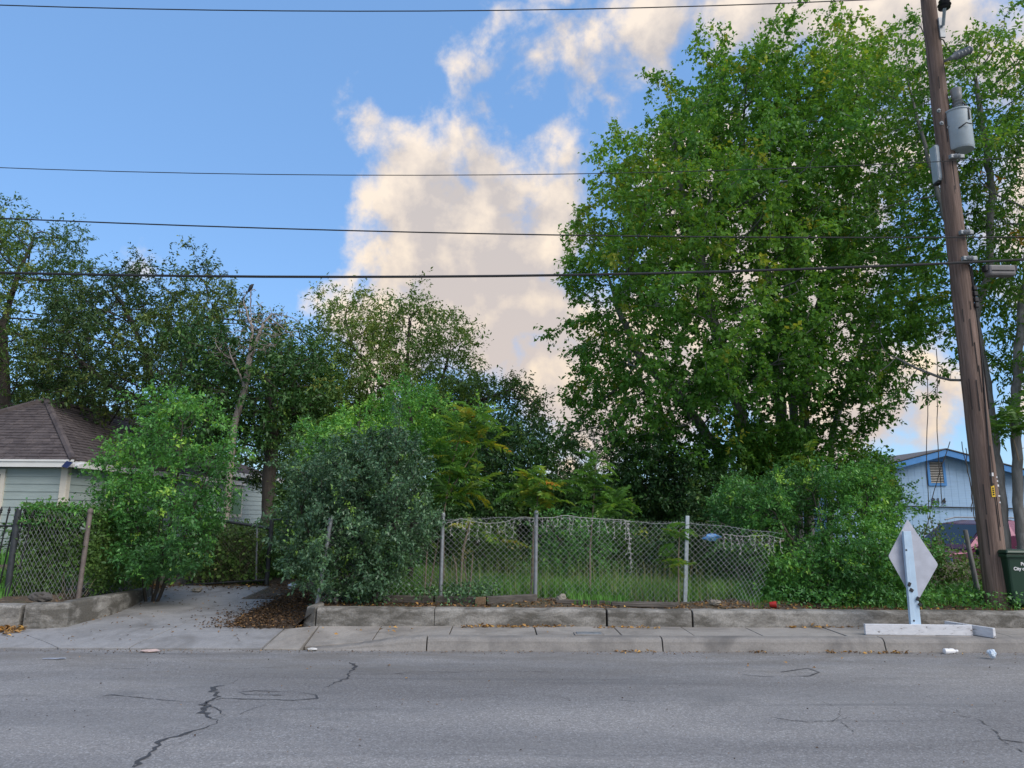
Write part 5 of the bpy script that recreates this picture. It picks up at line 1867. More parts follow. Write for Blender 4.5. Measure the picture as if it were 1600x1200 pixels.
wire('topmost overhead wire running across the top of the sky', [(0, 8), (800, 16), (1300, 2)], .009)
wire('thin overhead wire, second from the top, level with the transformer', [(0, 262), (800, 273), (1478, 252)], .0062)
wire('overhead cable, third from the top, crossing the trees', [(0, 341), (800, 366), (1480, 371)], .010)
wire('thick black lowest overhead cable, just above the left treetops', [(0, 426), (800, 431), (1490, 411)], .0185)

# splice box hanging on the lowest cable
sc_ = P(1562, 424, PY - .22)
sb = empty('splice_case', sc_, 'grey boxy splice case hanging on the thick cable right of the pole', 'splice case')
MB().box(sc_, (.40, .15, .17)).build('case', simple('grey_case', (.16, .15, .15), .6), sb, bevel=.03)
for dx in (-.22, .22):
    MB().box(sc_ + Vector((dx, 0, .04)), (.05, .10, .10)).build('end_clamp', M['cable'], sb, bevel=.015)
MB().box(sc_ + Vector((0, -.079, -.01)), (.34, .008, .012)).build('seam', M['dark_gap'], sb)

# line clamps at the pole
for py, w_ in ((254, .22), (371, .20), (411, .22)):
    c, r = on_pole(py, .15)
    MB().box(c + Vector((.02, -.05, 0)), (w_, .07, .07)).build('line_clamp', M['galv'], pole, bevel=.012)
    MB().lathe(c + Vector((-.05, -.07, 0)), (1, 0, 0), [(0, .02), (.04, .045), (.06, .028), (.09, .045), (.12, .02)], 10).build('insulator', M['porcelain'], pole)

# upper bracket with its upright insulator
c, r = on_pole(52, .55)
arm_end = P(1476, 12, PY - .35)
bk = empty('insulator_bracket', c, 'steel arm on the pole top holding a dark ribbed insulator', 'bracket')
MB().box(c + Vector((.02, -.03, 0)), (.09, .03, .36)).build('base_plate', M['galv'], bk, bevel=.006)
MB().tube([c + Vector((.03, -.06, .02)), arm_end], .026, 8).build('arm', M['steel_grey'], bk)
d = (arm_end - c).normalized()
MB().lathe(arm_end - d * .02, (0.1, 0, 1), [(0, .03), (.02, .09), (.04, .05), (.07, .10), (.10, .05), (.14, .085), (.2, .05), (.24, .03)], 14).build('insulator', simple('dark_porcelain', (.03, .03, .035), .25), bk)
# lower arm with a grey arrester
c, r = on_pole(100, .85)
e1 = P(1492, 88, PY - .25); e2 = P(1518, 77, PY - .25)
ar = empty('surge_arrester', c, 'grey ribbed surge arrester on a short arm above the transformer', 'arrester')
MB().tube([c, e1], [.022, .028], 8).build('arm', M['porcelain'], ar)
d = (e2 - e1).normalized()
prof = [(-.08, .03)]
L_ = (e2 - e1).length
for i in range(5):
    t = i / 5 * L_
    prof += [(t, .045), (t + .02, .068), (t + .035, .048)]
prof += [(L_, .04), (L_ + .02, .02)]
MB().lathe(e1, d, prof, 14).build('ribbed_body', M['porcelain'], ar)

# transformer can
tb, tt = P(1502, 236, PY - .1), P(1497, 176, PY - .1)
s = PY * 1.13 / FPX
R_ = 17.5 * s
tr = empty('transformer', tb, 'pale grey-blue cylindrical transformer can hung on the utility pole', 'transformer')
Ht = tt.z - tb.z
MB().lathe(tb, (0, 0, 1), [(0, R_ * .93), (.02, R_ * .97), (.03, R_), (Ht * .96, R_), (Ht * .965, R_ * 1.06), (Ht, R_ * 1.06), (Ht + .01, R_ * .96), (Ht + .05, R_ * .5), (Ht + .055, R_ * .1)], 28).build('can', M['steel_grey'], tr)
bz = tb + Vector((.0, -.05, Ht + .03))
MB().lathe(bz, (-.03, 0, 1), [(0, .06), (.03, .085), (.05, .06), (.08, .085), (.10, .055), (.13, .08), (.15, .05), (.20, .075), (.24, .075), (.34, .085), (.36, .06), (.38, .02)], 14).build('bushing', M['porcelain'], tr)
for dz in (.12, Ht - .12):
    MB().box((tb + pole_at(210)) / 2 + Vector((-.05, .02, dz - Ht / 2 + .05)), (.26, .06, .07)).build('hanger', M['galv'], tr, bevel=.006)
MB().tube([tb + Vector((-R_ * .6, -R_ * .85, .30)), tb + Vector((-.02, -R_ - .03, .36)), tb + Vector((.05, -R_ - .05, .33))], .010, 5).build('lead', M['cable'], tr)
MB().tube([tb + Vector((.03, -R_ * .6, Ht + .12)), tb + Vector((.07, -R_ * .95, Ht - .02)), tb + Vector((.06, -R_ * 1.02, Ht - .22))], .012, 5).build('lead', M['cable'], tr)
# grey box on the other side of the pole
gb0, gb1 = P(1459, 283, PY), P(1455, 228, PY)
gbx = empty('terminal_box', gb0, 'narrow grey metal box strapped to the left of the pole below the transformer', 'equipment box')
cx_ = pole_at(255) + Vector((-pole_radius(6) - .01, .05, 0))
MB().box(cx_, (.08, .15, gb1.z - gb0.z)).build('box', M['steel_grey'], gbx, bevel=.01)
MB().box(cx_ + Vector((0, 0, -(gb1.z - gb0.z) / 2 - .02)), (.08, .10, .05)).build('gland', M['cable'], gbx, bevel=.01)
MB().box(cx_ + Vector((0, -.079, 0)), (.06, .008, (gb1.z - gb0.z) * .9)).build('cover', M['steel_grey'], gbx, bevel=.003)
# bolts and small hardware
for py, s_ in ((178, -.7), (198, -.6), (206, .1), (207, .75)):
    c, r = on_pole(py, s_)
    MB().lathe(c + Vector((0, .01, 0)), (s_ * .3, -1, 0), [(0, .035), (.012, .035), (.016, .016), (.04, .014)], 8).build('bolt', M['galv'], pole)
# cables running down the pole
pc_ = []
for py, s_ in ((418, .5), (450, .75), (480, .9), (520, .8), (560, .6), (610, .35), (680, .1), (760, -.1)):
    c, r = on_pole(py, s_); pc_.append(c + Vector((0, -.015, 0)))
MB().tube(pc_, .010, 6).build('ground_wire', M['cable'], pole)
pc_ = []
for py, s_ in ((420, .75), (470, .95), (520, .97), (545, .7), (585, .92), (640, .95)):
    c, r = on_pole(py, s_); pc_.append(c + Vector((0.01, -.02, 0)))
MB().tube(pc_, .013, 6).build('service_cable', M['cable'], pole)
c, r = on_pole(470, .75)
for k in range(4):
    MB().box(c + Vector((0.0, -.04, .16 - k * .09)), (.06, .05, .07)).build('terminal', M['cable'], pole, bevel=.01)
# drop cords and dead vines hanging from the lines
rv = random.Random(18)
for i, (x0, y0, x1, y1, lab) in enumerate(((1447, 560, 1451, 800, 'dead vine hanging straight down left of the gable vent'), (1462, 545, 1470, 790, 'dead vine hanging past the middle of the gable vent'), (1483, 690, 1436, 860, 'dead vine slanting left across the gable vent'),
                                      (1510, 700, 1519, 800, 'thin dead vine close beside the utility pole'), (1504, 690, 1525, 815, 'longer dead vine crossing towards the utility pole'))):
    a, b = P(x0, y0, 11.6), P(x1, y1, 11.6)
    m = []
    for j in range(14):
        t = j / 13
        m.append(a.lerp(b, t) + Vector((math.sin(t * 7 + i) * .02 + rv.uniform(-.008, .008), rv.uniform(-.01, .01), 0)))
    tag(MB().tube(m, .007, 5).build('hanging_vine', M['bark_dark']), lab, 'hanging vine', 'dead vines hanging by the pole')
# leaning low post in the vines
a, b = P(1532, 945, 11.0), P(1508, 828, 11.0); a.z = SOIL_Z - .1
tag(MB().tube([a, b], [.04, .032], 9).build('leaning_post', M['bark_grey']), 'leaning grey fence post wrapped in vines left of the utility pole', 'post')
# distant lines in the gap of the trees
for i, py in enumerate((652, 681)):
    p0, p1 = P(760, py - 1, 60), P(960, py + 2, 60)
    d = p1 - p0
    tag(MB().tube([p0 - d * 2, p0, p1, p1 + d * 2], .02, 4).build('distant_wire', M['cable']), ('upper' if i == 0 else 'lower') + ' of two faint far wires in the gap between the trees', 'overhead wire', 'far wires')

# ------------------------------------------------------------------ back of the temporary sign
SY = 9.05
sg = P(1425, 975, SY)
sign = empty('warning_sign', (sg.x, SY, WALK_Z), 'back of a blank diamond road sign on a leaning white wooden stand', 'sign')
dm = [P(1418, 811, SY + .03), P(1388, 869, SY + .03), P(1431, 945, SY + .03), P(1466, 882, SY + .03)]
# rounded corners
poly = []
for i in range(4):
    p, a, b = dm[i], dm[i - 1], dm[(i + 1) % 4]
    poly += [p.lerp(a, .035), p + ((a + b) / 2 - p) * .018, p.lerp(b, .035)]
MB().prism(poly, (0, .006, 0)).build('panel', M['sign_back'], sign)
p_lo0, p_hi0 = P(1420.5, 978, SY), P(1408.5, 830, SY)
p_lo1, p_hi1 = P(1437.5, 978, SY), P(1421.5, 830, SY)
mid = lambda a, b, t: a.lerp(b, t)
m1 = MB().prism([p_lo0, mid(p_lo0, p_lo1, .46), mid(p_hi0, p_hi1, .36), p_hi0], (0, -.045, 0)).build('post', M['white_paint'], sign, bevel=.003)
m2 = MB().prism([mid(p_lo0, p_lo1, .48), p_lo1, p_hi1, mid(p_hi0, p_hi1, .38)], (0, -.032, 0)).build('post', M['white_paint'], sign, bevel=.003)
for t, s_ in ((.42, .15), (.27, .85), (.80, .15), (.06, .3)):
    c = mid(mid(p_lo0, p_lo1, s_), mid(p_hi0, p_hi1, s_), t)
    if t < .45 and t > .2:
        MB().box(c + Vector((0, -.05, .02)), (.035, .012, .05), Matrix.Rotation(rad(25), 3, 'Y')).build('bracket', M['black_iron'], sign, bevel=.003)
        MB().box(c + Vector((.02, -.05, -.05)), (.045, .012, .04), Matrix.Rotation(rad(35), 3, 'Y')).build('bracket', M['black_iron'], sign, bevel=.003)
    else:
        MB().lathe(c + Vector((0, -.04, 0)), (0, -1, 0), [(0, .012), (.008, .012), (.012, .004)], 8).build('bolt', M['black_iron'], sign)
w0, w1 = P(1351, 992, SY - .05), P(1518, 993, SY - .05)
pz = WALK_Z
hb = .125
m_paint, ntp, bp = new_mat('chipped_white_paint')
vv = coords(ntp, (6, 6, 16), 'World')
nn_ = noise(ntp, 1.6, 8, .7, vv, .6)
ntp.links.new(ramp(ntp, nn_, [(.35, (.15, .13, .12)), (.41, (.56, .57, .60)), (.7, (.70, .71, .74))]), bp.inputs['Base Color'])
bp.inputs['Roughness'].default_value = .7
bump(ntp, bp, nn_, .3, .01)
MB().box(((w0.x + w1.x) / 2, SY - .06, pz + .004 + hb / 2), (w1.x - w0.x, .04, hb), Matrix.Rotation(rad(.4), 3, 'Y')).build('base_plank', m_paint, sign, bevel=.004)
e = P(1518, 990, SY - .05)
MB().box((e.x + .03, SY + .03, pz + .002 + hb / 2 - .004), (.045, .62, hb - .01), Matrix.Rotation(rad(22), 3, 'Z')).build('cross_plank', m_paint, sign, bevel=.004)

# ------------------------------------------------------------------ wheeled bin
M['bin'] = simple('dark_green_plastic', (.010, .040, .022), .45, var=.12, scale=4)
bx = P(1569, 862, 9.95)
BW = .60
bz0 = SOIL_Z
bt = P(1568, 862, 9.95).z
bc = Vector((bx.x + BW / 2 + .03, 10.25, bz0))
bin_ = empty('wheeled_bin', bc, 'dark green wheeled rubbish bin with white lettering at the right edge', 'bin')
hgt = bt - bz0
lo = [bc + Vector((sx * BW * .42, sy * BW * .42, .05)) for sx, sy in ((-1, -1), (1, -1), (1, 1), (-1, 1))]
hi = [bc + Vector((sx * BW * .5, sy * BW * .5, hgt - .05)) for sx, sy in ((-1, -1), (1, -1), (1, 1), (-1, 1))]
MB().hexa(lo, hi).build('body', M['bin'], bin_, bevel=.03)
MB().box(bc + Vector((0, 0, hgt - .055)), (BW + .05, BW + .05, .05)).build('rim', M['bin'], bin_, bevel=.012)
MB().box(bc + Vector((0, -.01, hgt - .005)), (BW + .08, BW + .09, .05), Matrix.Rotation(rad(-1.5), 3, 'X'), .92).build('lid', M['bin'], bin_, bevel=.018)
MB().tube([bc + Vector((-.22, BW / 2 + .08, hgt - .04)), bc + Vector((.22, BW / 2 + .08, hgt - .04))], .016, 8).build('handle', M['bin'], bin_)
for sx in (-1, 1):
    MB().lathe(bc + Vector((sx * BW * .40, BW * .40, .11)), (sx, 0, 0), [(-.03, .08), (-.02, .11), (.03, .11), (.04, .07)], 16).build('wheel', M['tyre'], bin_)
for k, (txt, z) in enumerate((('Property of', hgt - .185), ('City of San Antonio', hgt - .25))):
    yf = -BW * (.42 + .08 * (z - .05) / (hgt - .1)) - .004
    text_piece('bin_lettering', txt, .062, .0015, M['white_plastic'], bin_, (0.03, yf, z), (math.pi / 2 + math.atan(.08 * BW / hgt), 0, 0))

# grey slab and blue drum in the vines
ss = P(1478, 905, 12.3)
tag(MB().box((ss.x, 12.3, .55), (.85, .16, .52), Matrix.Rotation(rad(-12), 3, 'X')).build('concrete_slab', M['stone'], bevel=.03), 'pale grey concrete slab leaning among the vines right of the white sign', 'concrete slab')
bd = P(1462, 880, 13.2)
drum = empty('blue_drum', (bd.x, 13.2, .3), 'dull blue plastic drum half hidden behind the white sign', 'drum')
MB().lathe((bd.x, 13.2, .30), (0, 0, 1), [(0, .27), (.03, .29), (.16, .30), (.18, .31), (.20, .30), (.36, .30), (.38, .31), (.40, .30), (.50, .29), (.53, .27)], 22).build('body', simple('dull_blue', (.03, .05, .16), .6), drum)
MB().lathe((bd.x, 13.2, .83), (0, 0, 1), [(0, .275), (.015, .275), (.02, .2)], 22).build('lid', simple('dull_blue_lid', (.04, .07, .22), .5), drum)

# ------------------------------------------------------------------ timbers lying along the fence foot
def timber(label, x0, y0, x1, y1, Y0, Y1, hh, dd, mat, ends=True, zoff=0.0):
    a, b = P(x0, y0, Y0), P(x1, y1, Y1)
    za = float(hground(a.x, a.y)) + hh / 2 + zoff; zb = float(hground(b.x, b.y)) + hh / 2 + zoff
    a = Vector((a.x, a.y, za)); b = Vector((b.x, b.y, zb))
    d = (b - a)
    rot = d.to_track_quat('X', 'Z').to_matrix()
    o = MB().box((a + b) / 2, (d.length, dd, hh), rot).build('timber', mat, bevel=.008)
    return tag(o, label, 'timber', 'old timbers along the fence foot')


timber('weathered brown timber under the dusky shrub, leftmost of the row', 600, 940, 678, 940, 10.75, 10.62, .10, .12, M['timber'])
timber('grey timber lying at the foot of the left steel post', 680, 940, 700, 940, 10.60, 10.60, .10, .12, M['timber'])
timber('grey split timber ending in a pale sawn block', 702, 941, 752, 944, 10.60, 10.45, .085, .12, M['timber'])
timber('pale sawn timber block between two grey timbers', 742, 948, 759, 948, 10.35, 10.35, .10, .11, M['timber_end'])
timber('dark grey timber running to the middle fence post', 760, 948, 838, 944, 10.38, 10.5, .10, .12, M['timber'])
timber('long thin pale-topped board in the grass right of the middle post', 868, 944, 1060, 946, 10.45, 10.35, .05, .10, M['timber'])
timber('short dark board half buried right of the long pale board', 955, 950, 1055, 951, 10.22, 10.2, .05, .08, M['timber'])

# ------------------------------------------------------------------ saplings with compound leaves, each frond a part
FR = {}


def frond_mesh(kind, seed):
    """one compound leaf: a drooping midrib with paired leaflets"""
    key = (kind, seed)
    if key in FR:
        return FR[key]
    r = np.random.default_rng(seed)
    n = 11
    Lf = 1.0
    pts = np.array([(t, 0, .18 * t - .38 * t * t) for t in np.linspace(0, 1, n + 2)])
    P_, A_, N_, L_ = [], [], [], []
    for i in range(2, n + 2):
        for s in (-1, 1):
            if r.random() < .08:
                continue
            P_.append(pts[i] - np.array([.01, 0, 0])); A_.append((.55, s * 1.0, -.25 + r.normal(0, .15)))
            N_.append((r.normal(0, .2), r.normal(0, .25), 1)); L_.append((.30 if i < n else .22) * (.8 + .4 * r.random()) * (1.0 if i > 3 else .8))
    P_.append(pts[-1]); A_.append((1, 0, -.4)); N_.append((0, 0, 1)); L_.append(.24)
    V, F, k = leaves(np.array(P_), np.array(A_, float), np.array(N_, float), np.array(L_), np.array(L_) * .30, 'lance')
    tv = []
    mb = MB().tube([Vector(p) for p in pts], [.012 * (1 - .8 * t) for t in np.linspace(0, 1, n + 2)], 3, caps=False)
    nv = len(V)
    me = bpy.data.meshes.new('frond')
    base_t = {0: .2, 1: .5, 2: .72, 3: .9, 4: .42}[kind]
    tints = np.clip(np.repeat(base_t + r.normal(0, .10, len(P_)), k), 0, 1).tolist() + [base_t] * len(mb.f)
    me.from_pydata([tuple(v) for v in V] + mb.v, [], [tuple(f) for f in F] + [tuple(i + nv for i in f) for f in mb.f])
    me.materials.append(LF['frond'])
    at = me.attributes.new('tint', 'FLOAT', 'FACE')
    at.data.foreach_set('value', np.array(tints, dtype=np.float32))
    FR[key] = me
    return me


def sapling(name, label, stems, tips, n_per, fl, kinds, seed, group='saplings along the fence', stemr=.014):
    r = random.Random(seed)
    root = empty(name, stems[0][0], label, 'sapling', group)
    for s in stems:
        m = len(s)
        MB().tube([Vector(p) for p in s], [stemr * (1 - .6 * i / (m - 1)) for i in range(m)], 6).build('stem', M['stem_tan'], root)
    for tip, rd in tips:
        tip = Vector(tip)
        for i in range(n_per):
            o = bpy.data.objects.new('frond', frond_mesh(r.choice(kinds), r.randrange(3)))
            COL.objects.link(o)
            o.parent = root
            az = r.uniform(0, 2 * math.pi); el = r.uniform(-.35, .9)
            p = tip + Vector((r.uniform(-1, 1), r.uniform(-1, 1), r.uniform(-1, 1))) * rd
            o.location = p - base_of(root)
            o.rotation_euler = (r.uniform(-.4, .4), -el, az)
            sc = fl * r.uniform(.65, 1.25)
            o.scale = (sc, sc, sc)
    return root


YS1 = 11.4
sapling('sapling', 'yellowing sapling with drooping compound leaves at the right of the dusky shrub',
        [rooted(YS1, (693, 930), (694, 800), (705, 730), (722, 670)), pp(YS1, (697, 780), (720, 740), (745, 700))],
        [(P(722, 672, YS1), .12), (P(748, 690, YS1), .12), (P(712, 720, YS1), .14), (P(730, 755, YS1), .14), (P(705, 775, YS1), .12), (P(745, 655, YS1), .08)], 14, .42, [0, 0, 1, 1, 1, 2], 61)
sapling('sapling', 'orange-tinged sapling with arching compound leaves above the middle fence post',
        [rooted(FY + .25, (832, 940), (833, 850), (840, 780), (845, 745))],
        [(P(845, 752, FY + .2), .12), (P(835, 785, FY + .2), .14), (P(858, 770, FY + .2), .14), (P(822, 765, FY + .2), .1)], 15, .36, [0, 0, 1, 1, 1, 2, 2, 3], 62)
sapling('sapling', 'slim sapling with fresh light green compound leaves right of the middle post',
        [rooted(FY + .3, (922, 940), (922, 860), (927, 790), (932, 715))],
        [(P(932, 722, FY + .3), .05), (P(928, 745, FY + .3), .10), (P(935, 765, FY + .3), .12), (P(925, 785, FY + .3), .12), (P(960, 785, FY + .3), .08), (P(950, 800, FY + .3), .08), (P(915, 765, FY + .3), .1)], 11, .32, [0, 0, 4], 63)
sapling('sapling', 'small sapling with flat feathery leaves in front of the flat steel post',
        [rooted(FY - .1, (1060, 945), (1060, 870), (1062, 826))], [(P(1062, 826, FY - .1), .05), (P(1055, 842, FY - .1), .08), (P(1040, 880, FY - .1), .10)], 6, .33, [0, 0, 1], 64)
sapling('sapling', 'low leafy sapling drooping over the fence top near the left post',
        [rooted(FY + .2, (735, 940), (722, 860), (735, 812))], [(P(735, 830, FY + .3), .08), (P(765, 835, FY + .35), .10), (P(790, 850, FY + .4), .10)], 6, .36, [0, 1, 2], 65)
sapling('sapling', 'lone drooping fronds hanging between the tall tree stems and the green shrub',
        [rooted(12.6, (1285, 940), (1283, 800), (1262, 712))], [(P(1262, 715, 12.6), .10)], 7, .42, [0, 1], 66)
sapling('sapling', 'dense drooping fronds at the leaning trunk just right of the utility pole',
        [pp(11.9, (1592, 720), (1580, 670), (1572, 650))], [(P(1578, 645, 11.9), .12), (P(1584, 672, 11.9), .12), (P(1570, 680, 11.9), .10), (P(1600, 650, 11.9), .12)], 8, .42, [0, 0, 0, 1], 67)
# bare canes leaning by the fence
rc = random.Random(31)
for i, (pts_, lab) in enumerate(((((663, 932), (666, 880), (668, 855)), 'thin bare cane left of the left steel post'), (((667, 928), (680, 870), (686, 840)), 'slanting bare cane touching the left steel post'), (((716, 936), (712, 880), (708, 868)), 'short bare cane in the grass right of the left post'),
                               (((719, 938), (722, 870), (736, 810)), 'tallest bare cane, leaning right against the fence mesh'), (((732, 930), (737, 890), (739, 865)), 'third thin cane in the grass right of the left post'), (((829, 938), (832, 860), (833, 820)), 'bare brown cane beside the middle fence post'))):
    tag(MB().tube([Vector(p) for p in rooted(FY + .08, *pts_)], [.013, .011, .007], 6).build('bare_cane', M['stem_tan']), lab, 'cane', 'bare canes at the fence')

# ---- brush pile of dead branches behind the fence, with blue plastic caught in it
rngb = np.random.default_rng(71)
A = fill([ell(1110, 835, 11.3, 45, 22, .35), ell(1165, 845, 11.2, 50, 22, .35), ell(1075, 815, 11.4, 22, 22, .25), ell(1210, 830, 11.2, 25, 12, .2), ell(1130, 880, 11.4, 60, 30, .4)], 260, rngb)
S = [rooted(11.5, (1160, 945), (1150, 880), (1120, 850)), rooted(11.5, (1170, 945), (1190, 880), (1180, 850)), pp(11.3, (1225, 845), (1170, 848), (1100, 838)), pp(11.3, (1222, 830), (1160, 832), (1120, 815))]
pos, par = colonize(S, A, .08, .08, rngb)
r, best, acc = radii(par, .022, 2.2, .0032)
bp_ = empty('brush_pile', S[0][0], 'tangle of grey dead branches caught behind the leaning fence mesh', 'brush pile')
v, f = branch_mesh(pos, par, r, best, 0)
mesh_np('branches', v, f, M['bark_snag'], bp_)


M['dark_stone'] = concrete_mat('dark_stone', (0.11, 0.10, 0.09), (0.05, 0.05, 0.04), 0.6, 3.0, 4.0)


def crumple(name, label, cat, c, size, mat, seed, flat=1.0):
    """a small crumpled thing: bent, dented shell"""
    r = np.random.default_rng(seed)
    n, m = 9, 14
    th = np.linspace(.12, np.pi - .12, n); ph = np.linspace(0, 2 * np.pi, m, endpoint=False)
    T_, Q = np.meshgrid(th, ph, indexing='ij')
    d = np.stack([np.sin(T_) * np.cos(Q), np.sin(T_) * np.sin(Q), np.cos(T_)], -1).reshape(-1, 3)
    rr_ = 1 + .45 * low_noise(d, .35, seed) + r.normal(0, .10, len(d))
    v = d * rr_[:, None] * np.array(size)
    v[:, 2] *= flat
    v[:, 2] -= v[:, 2].min()
    v = v + np.array(c)
    f = [(i * m + j, i * m + (j + 1) % m, (i + 1) * m + (j + 1) % m, (i + 1) * m + j) for i in range(n - 1) for j in range(m)]
    mb = MB().add(v, f).add([v[j] for j in range(m)], [tuple(range(m))]).add([v[(n - 1) * m + j] for j in range(m)], [tuple(range(m))])
    return tag(mb.build(name, mat), label, cat)


c = P(1112, 846, 11.15)
crumple('plastic_scrap', 'crumpled blue plastic film caught in the dead branches', 'plastic scrap', c, (.12, .03, .05), M['blue_plastic'], 88)
# ---- litter
c = ground_at(1207, 950)
cup = empty('red_cup', c, 'red plastic cup lying in the leaf litter by the right shrub', 'cup')
MB().lathe(c + Vector((-.04, 0, .045)), (1, -.3, .05), [(0, .030), (.004, .034), (.085, .045), (.09, .047), (.088, .042), (.01, .030)], 18).build('body', M['red_plastic'], cup)
c = G(1486, 1022, 0)
btl = empty('plastic_bottle', c, 'small crushed white plastic bottle in the gutter below the sign', 'bottle')
MB().lathe(c + Vector((-.085, 0, .03)), (1, .12, 0), [(0, .02), (.008, .032), (.05, .034), (.07, .029), (.10, .034), (.125, .03), (.15, .014), (.158, .014)], 14).build('body', M['white_plastic'], btl)
MB().lathe(c + Vector((.073, .02, .03)), (1, .12, 0), [(0, .017), (.02, .017), (.021, .01)], 12).build('cap', M['white_plastic'], btl)
c = G(1551, 1030, 0)
crumple('foam_cup', 'crumpled white foam cup in the road near the right kerb', 'cup', c, (.045, .045, .042), simple('foam', (.62, .72, .82), .6), 83)
c = ground_at(456, 921, .25)
crumple('plastic_bag', 'crumpled pale blue plastic bag on the leaf pile by the driveway', 'bag', c, (.09, .07, .05), simple('pale_bag', (.52, .62, .72), .5), 84)
c = G(232, 1019, 0)
crumple('cardboard_scrap', 'flattened pinkish cardboard scrap at the driveway edge of the road', 'scrap', c, (.11, .05, .014), simple('pink_card', (.55, .42, .38), .8), 85)
c = G(86, 1030, 0)
crumple('paper_scrap', 'flat faded paper scrap on the road at the left', 'scrap', c, (.12, .03, .006), simple('faded_paper', (.33, .36, .42), .8), 86)
c = G(488, 1016, .01)
crumple('paper_scrap', 'torn white paper scrap lying in the gutter at the ramp', 'scrap', c, (.06, .03, .012), simple('white_paper', (.65, .64, .62), .8), 87)
for i, (px, py, sz, lab) in enumerate(((122, 934, (.085, .07, .12), 'pale limestone rock at the foot of the rusty fence post'), (62, 938, (.14, .10, .07), 'dark grey flat rock half buried above the left wall'), (86, 939, (.11, .08, .05), 'small pale rock above the left wall'),
                                 (247, 926, (.05, .04, .05), 'white pebble-sized rock at the end of the driveway wall'), (306, 924, (.11, .07, .05), 'flat pale rock in the litter below the bright shrub'), (525, 940, (.03, .03, .035), 'tiny white stone on the wall end by the leaning post'),
                                 (878, 938, (.07, .05, .06), 'white stone at the left end of the long pale board'), (1118, 943, (.08, .05, .04), 'pale stone under the leaning fence mesh'), (1262, 925, (.12, .08, .08), 'grey rock in the weeds under the right shrub'))):
    c = ground_at(px, py + 4)
    crumple('rock', lab, 'rock', c, sz, M['dark_stone'] if 'dark' in lab else M['stone'], 90 + i)['group'] = 'loose rocks'
c = ground_at(485, 938)
crumple('concrete_chunk', 'broken pale concrete chunk behind the leaning fence post', 'concrete chunk', c + Vector((-.03, .25, 0)), (.16, .12, .16), M['wall_concrete'], 99)
# bird on the dead tree
c = P(392, 452, YS)
bird = empty('bird', c, 'small dark bird perched on the highest twig of the dead trunk', 'bird')
bp2 = [Vector(c) + Vector((x, 0, z)) for x, z in ((-.09, -.10), (-.03, 0), (.0, .07), (.03, .12), (.07, .14))]
MB().tube(bp2, [.012, .045, .055, .035, .012], 8).build('body', M['cable'], bird)
MB().tube([Vector(c) + Vector((0, 0, -.02)), P(391, 480, YS)], .012, 5).build('twig', M['bark_snag'], snag)

# ------------------------------------------------------------------ grass, weeds, fallen leaves
def blades(name, pts, h, w, mat, seed, kind='stuff', lean=.5, tint=.45):
    r = np.random.default_rng(seed)
    n = len(pts)
    az = r.random(n) * 6.283
    side = np.stack([np.cos(az), np.sin(az), 0 * az], -1)
    ln = np.stack([np.cos(az + 1.57), np.sin(az + 1.57), 0 * az], -1) * (lean * r.random(n))[:, None]
    hh = h * (.45 + .75 * r.random(n))
    up = np.array([0, 0, 1.0])
    b0 = pts - side * w / 2; b1 = pts + side * w / 2
    mid = pts + (up * .6 + ln * .3) * hh[:, None]
    m0 = mid - side * w * .38; m1 = mid + side * w * .38
    tip = pts + (up * (1 - .25 * lean) + ln) * hh[:, None]
    V = np.stack([b0, b1, m0, m1, tip], 1).reshape(-1, 3)
    f = np.array([(0, 1, 3), (0, 3, 2), (2, 3, 4)])
    F = (f[None] + (np.arange(n) * 5)[:, None, None]).reshape(-1, 3)
    t = np.clip(tint + .25 * low_noise(pts, .5, seed + 1) + r.normal(0, .15, n), 0, 1)
    return tag(mesh_np(name, V, F, mat, attr=np.repeat(t, 3)), kind=kind)


def scatter(n, x0, x1, y0, y1, seed, dens=None):
    r = np.random.default_rng(seed)
    p = np.stack([r.uniform(x0, x1, n), r.uniform(y0, y1, n), np.zeros(n)], -1)
    if dens is not None:
        p = p[low_noise(p, dens[0], seed + 3) > dens[1]]
    inside = (p[:, 0] > DRIVE_L) & (p[:, 0] < DRIVE_R + .05) & (p[:, 1] < 14.3)
    p = p[~inside]
    p[:, 2] = hground(p[:, 0], p[:, 1]) - .01
    return p


blades('grass', scatter(52000, -2.4, 4.6, 10.9, 15.5, 101, (.8, -.75)), .30, .012, LF['grass'], 102, tint=.60)
blades('grass', scatter(7000, 1.0, 5.5, 10.3, 11.6, 103, (.35, .05)), .16, .010, LF['grass'], 104, tint=.45)
blades('grass', scatter(14000, -13, -6.9, 9.85, 13.5, 105, (.5, -.4)), .24, .011, LF['grass'], 106, tint=.48)
blades('grass', scatter(16000, -9, -3.2, 14.4, 19.0, 107, (.8, -.5)), .30, .014, LF['grass'], 108, tint=.48)
blades('grass', scatter(5000, 3.5, 9.5, 9.86, 12.5, 109, (.35, .05)), .13, .010, LF['grass'], 110, tint=.42)
blades('grass', scatter(30000, -14, 16, 16, 26, 111, (1.2, -.5)), .40, .025, LF['grass'], 112, tint=.45)
pt_ = scatter(1600, -1.2, 3.2, 10.9, 14.0, 113)
blades('seed_stalks', pt_, .62, .006, LF['grass'], 114, lean=.35, tint=.9)


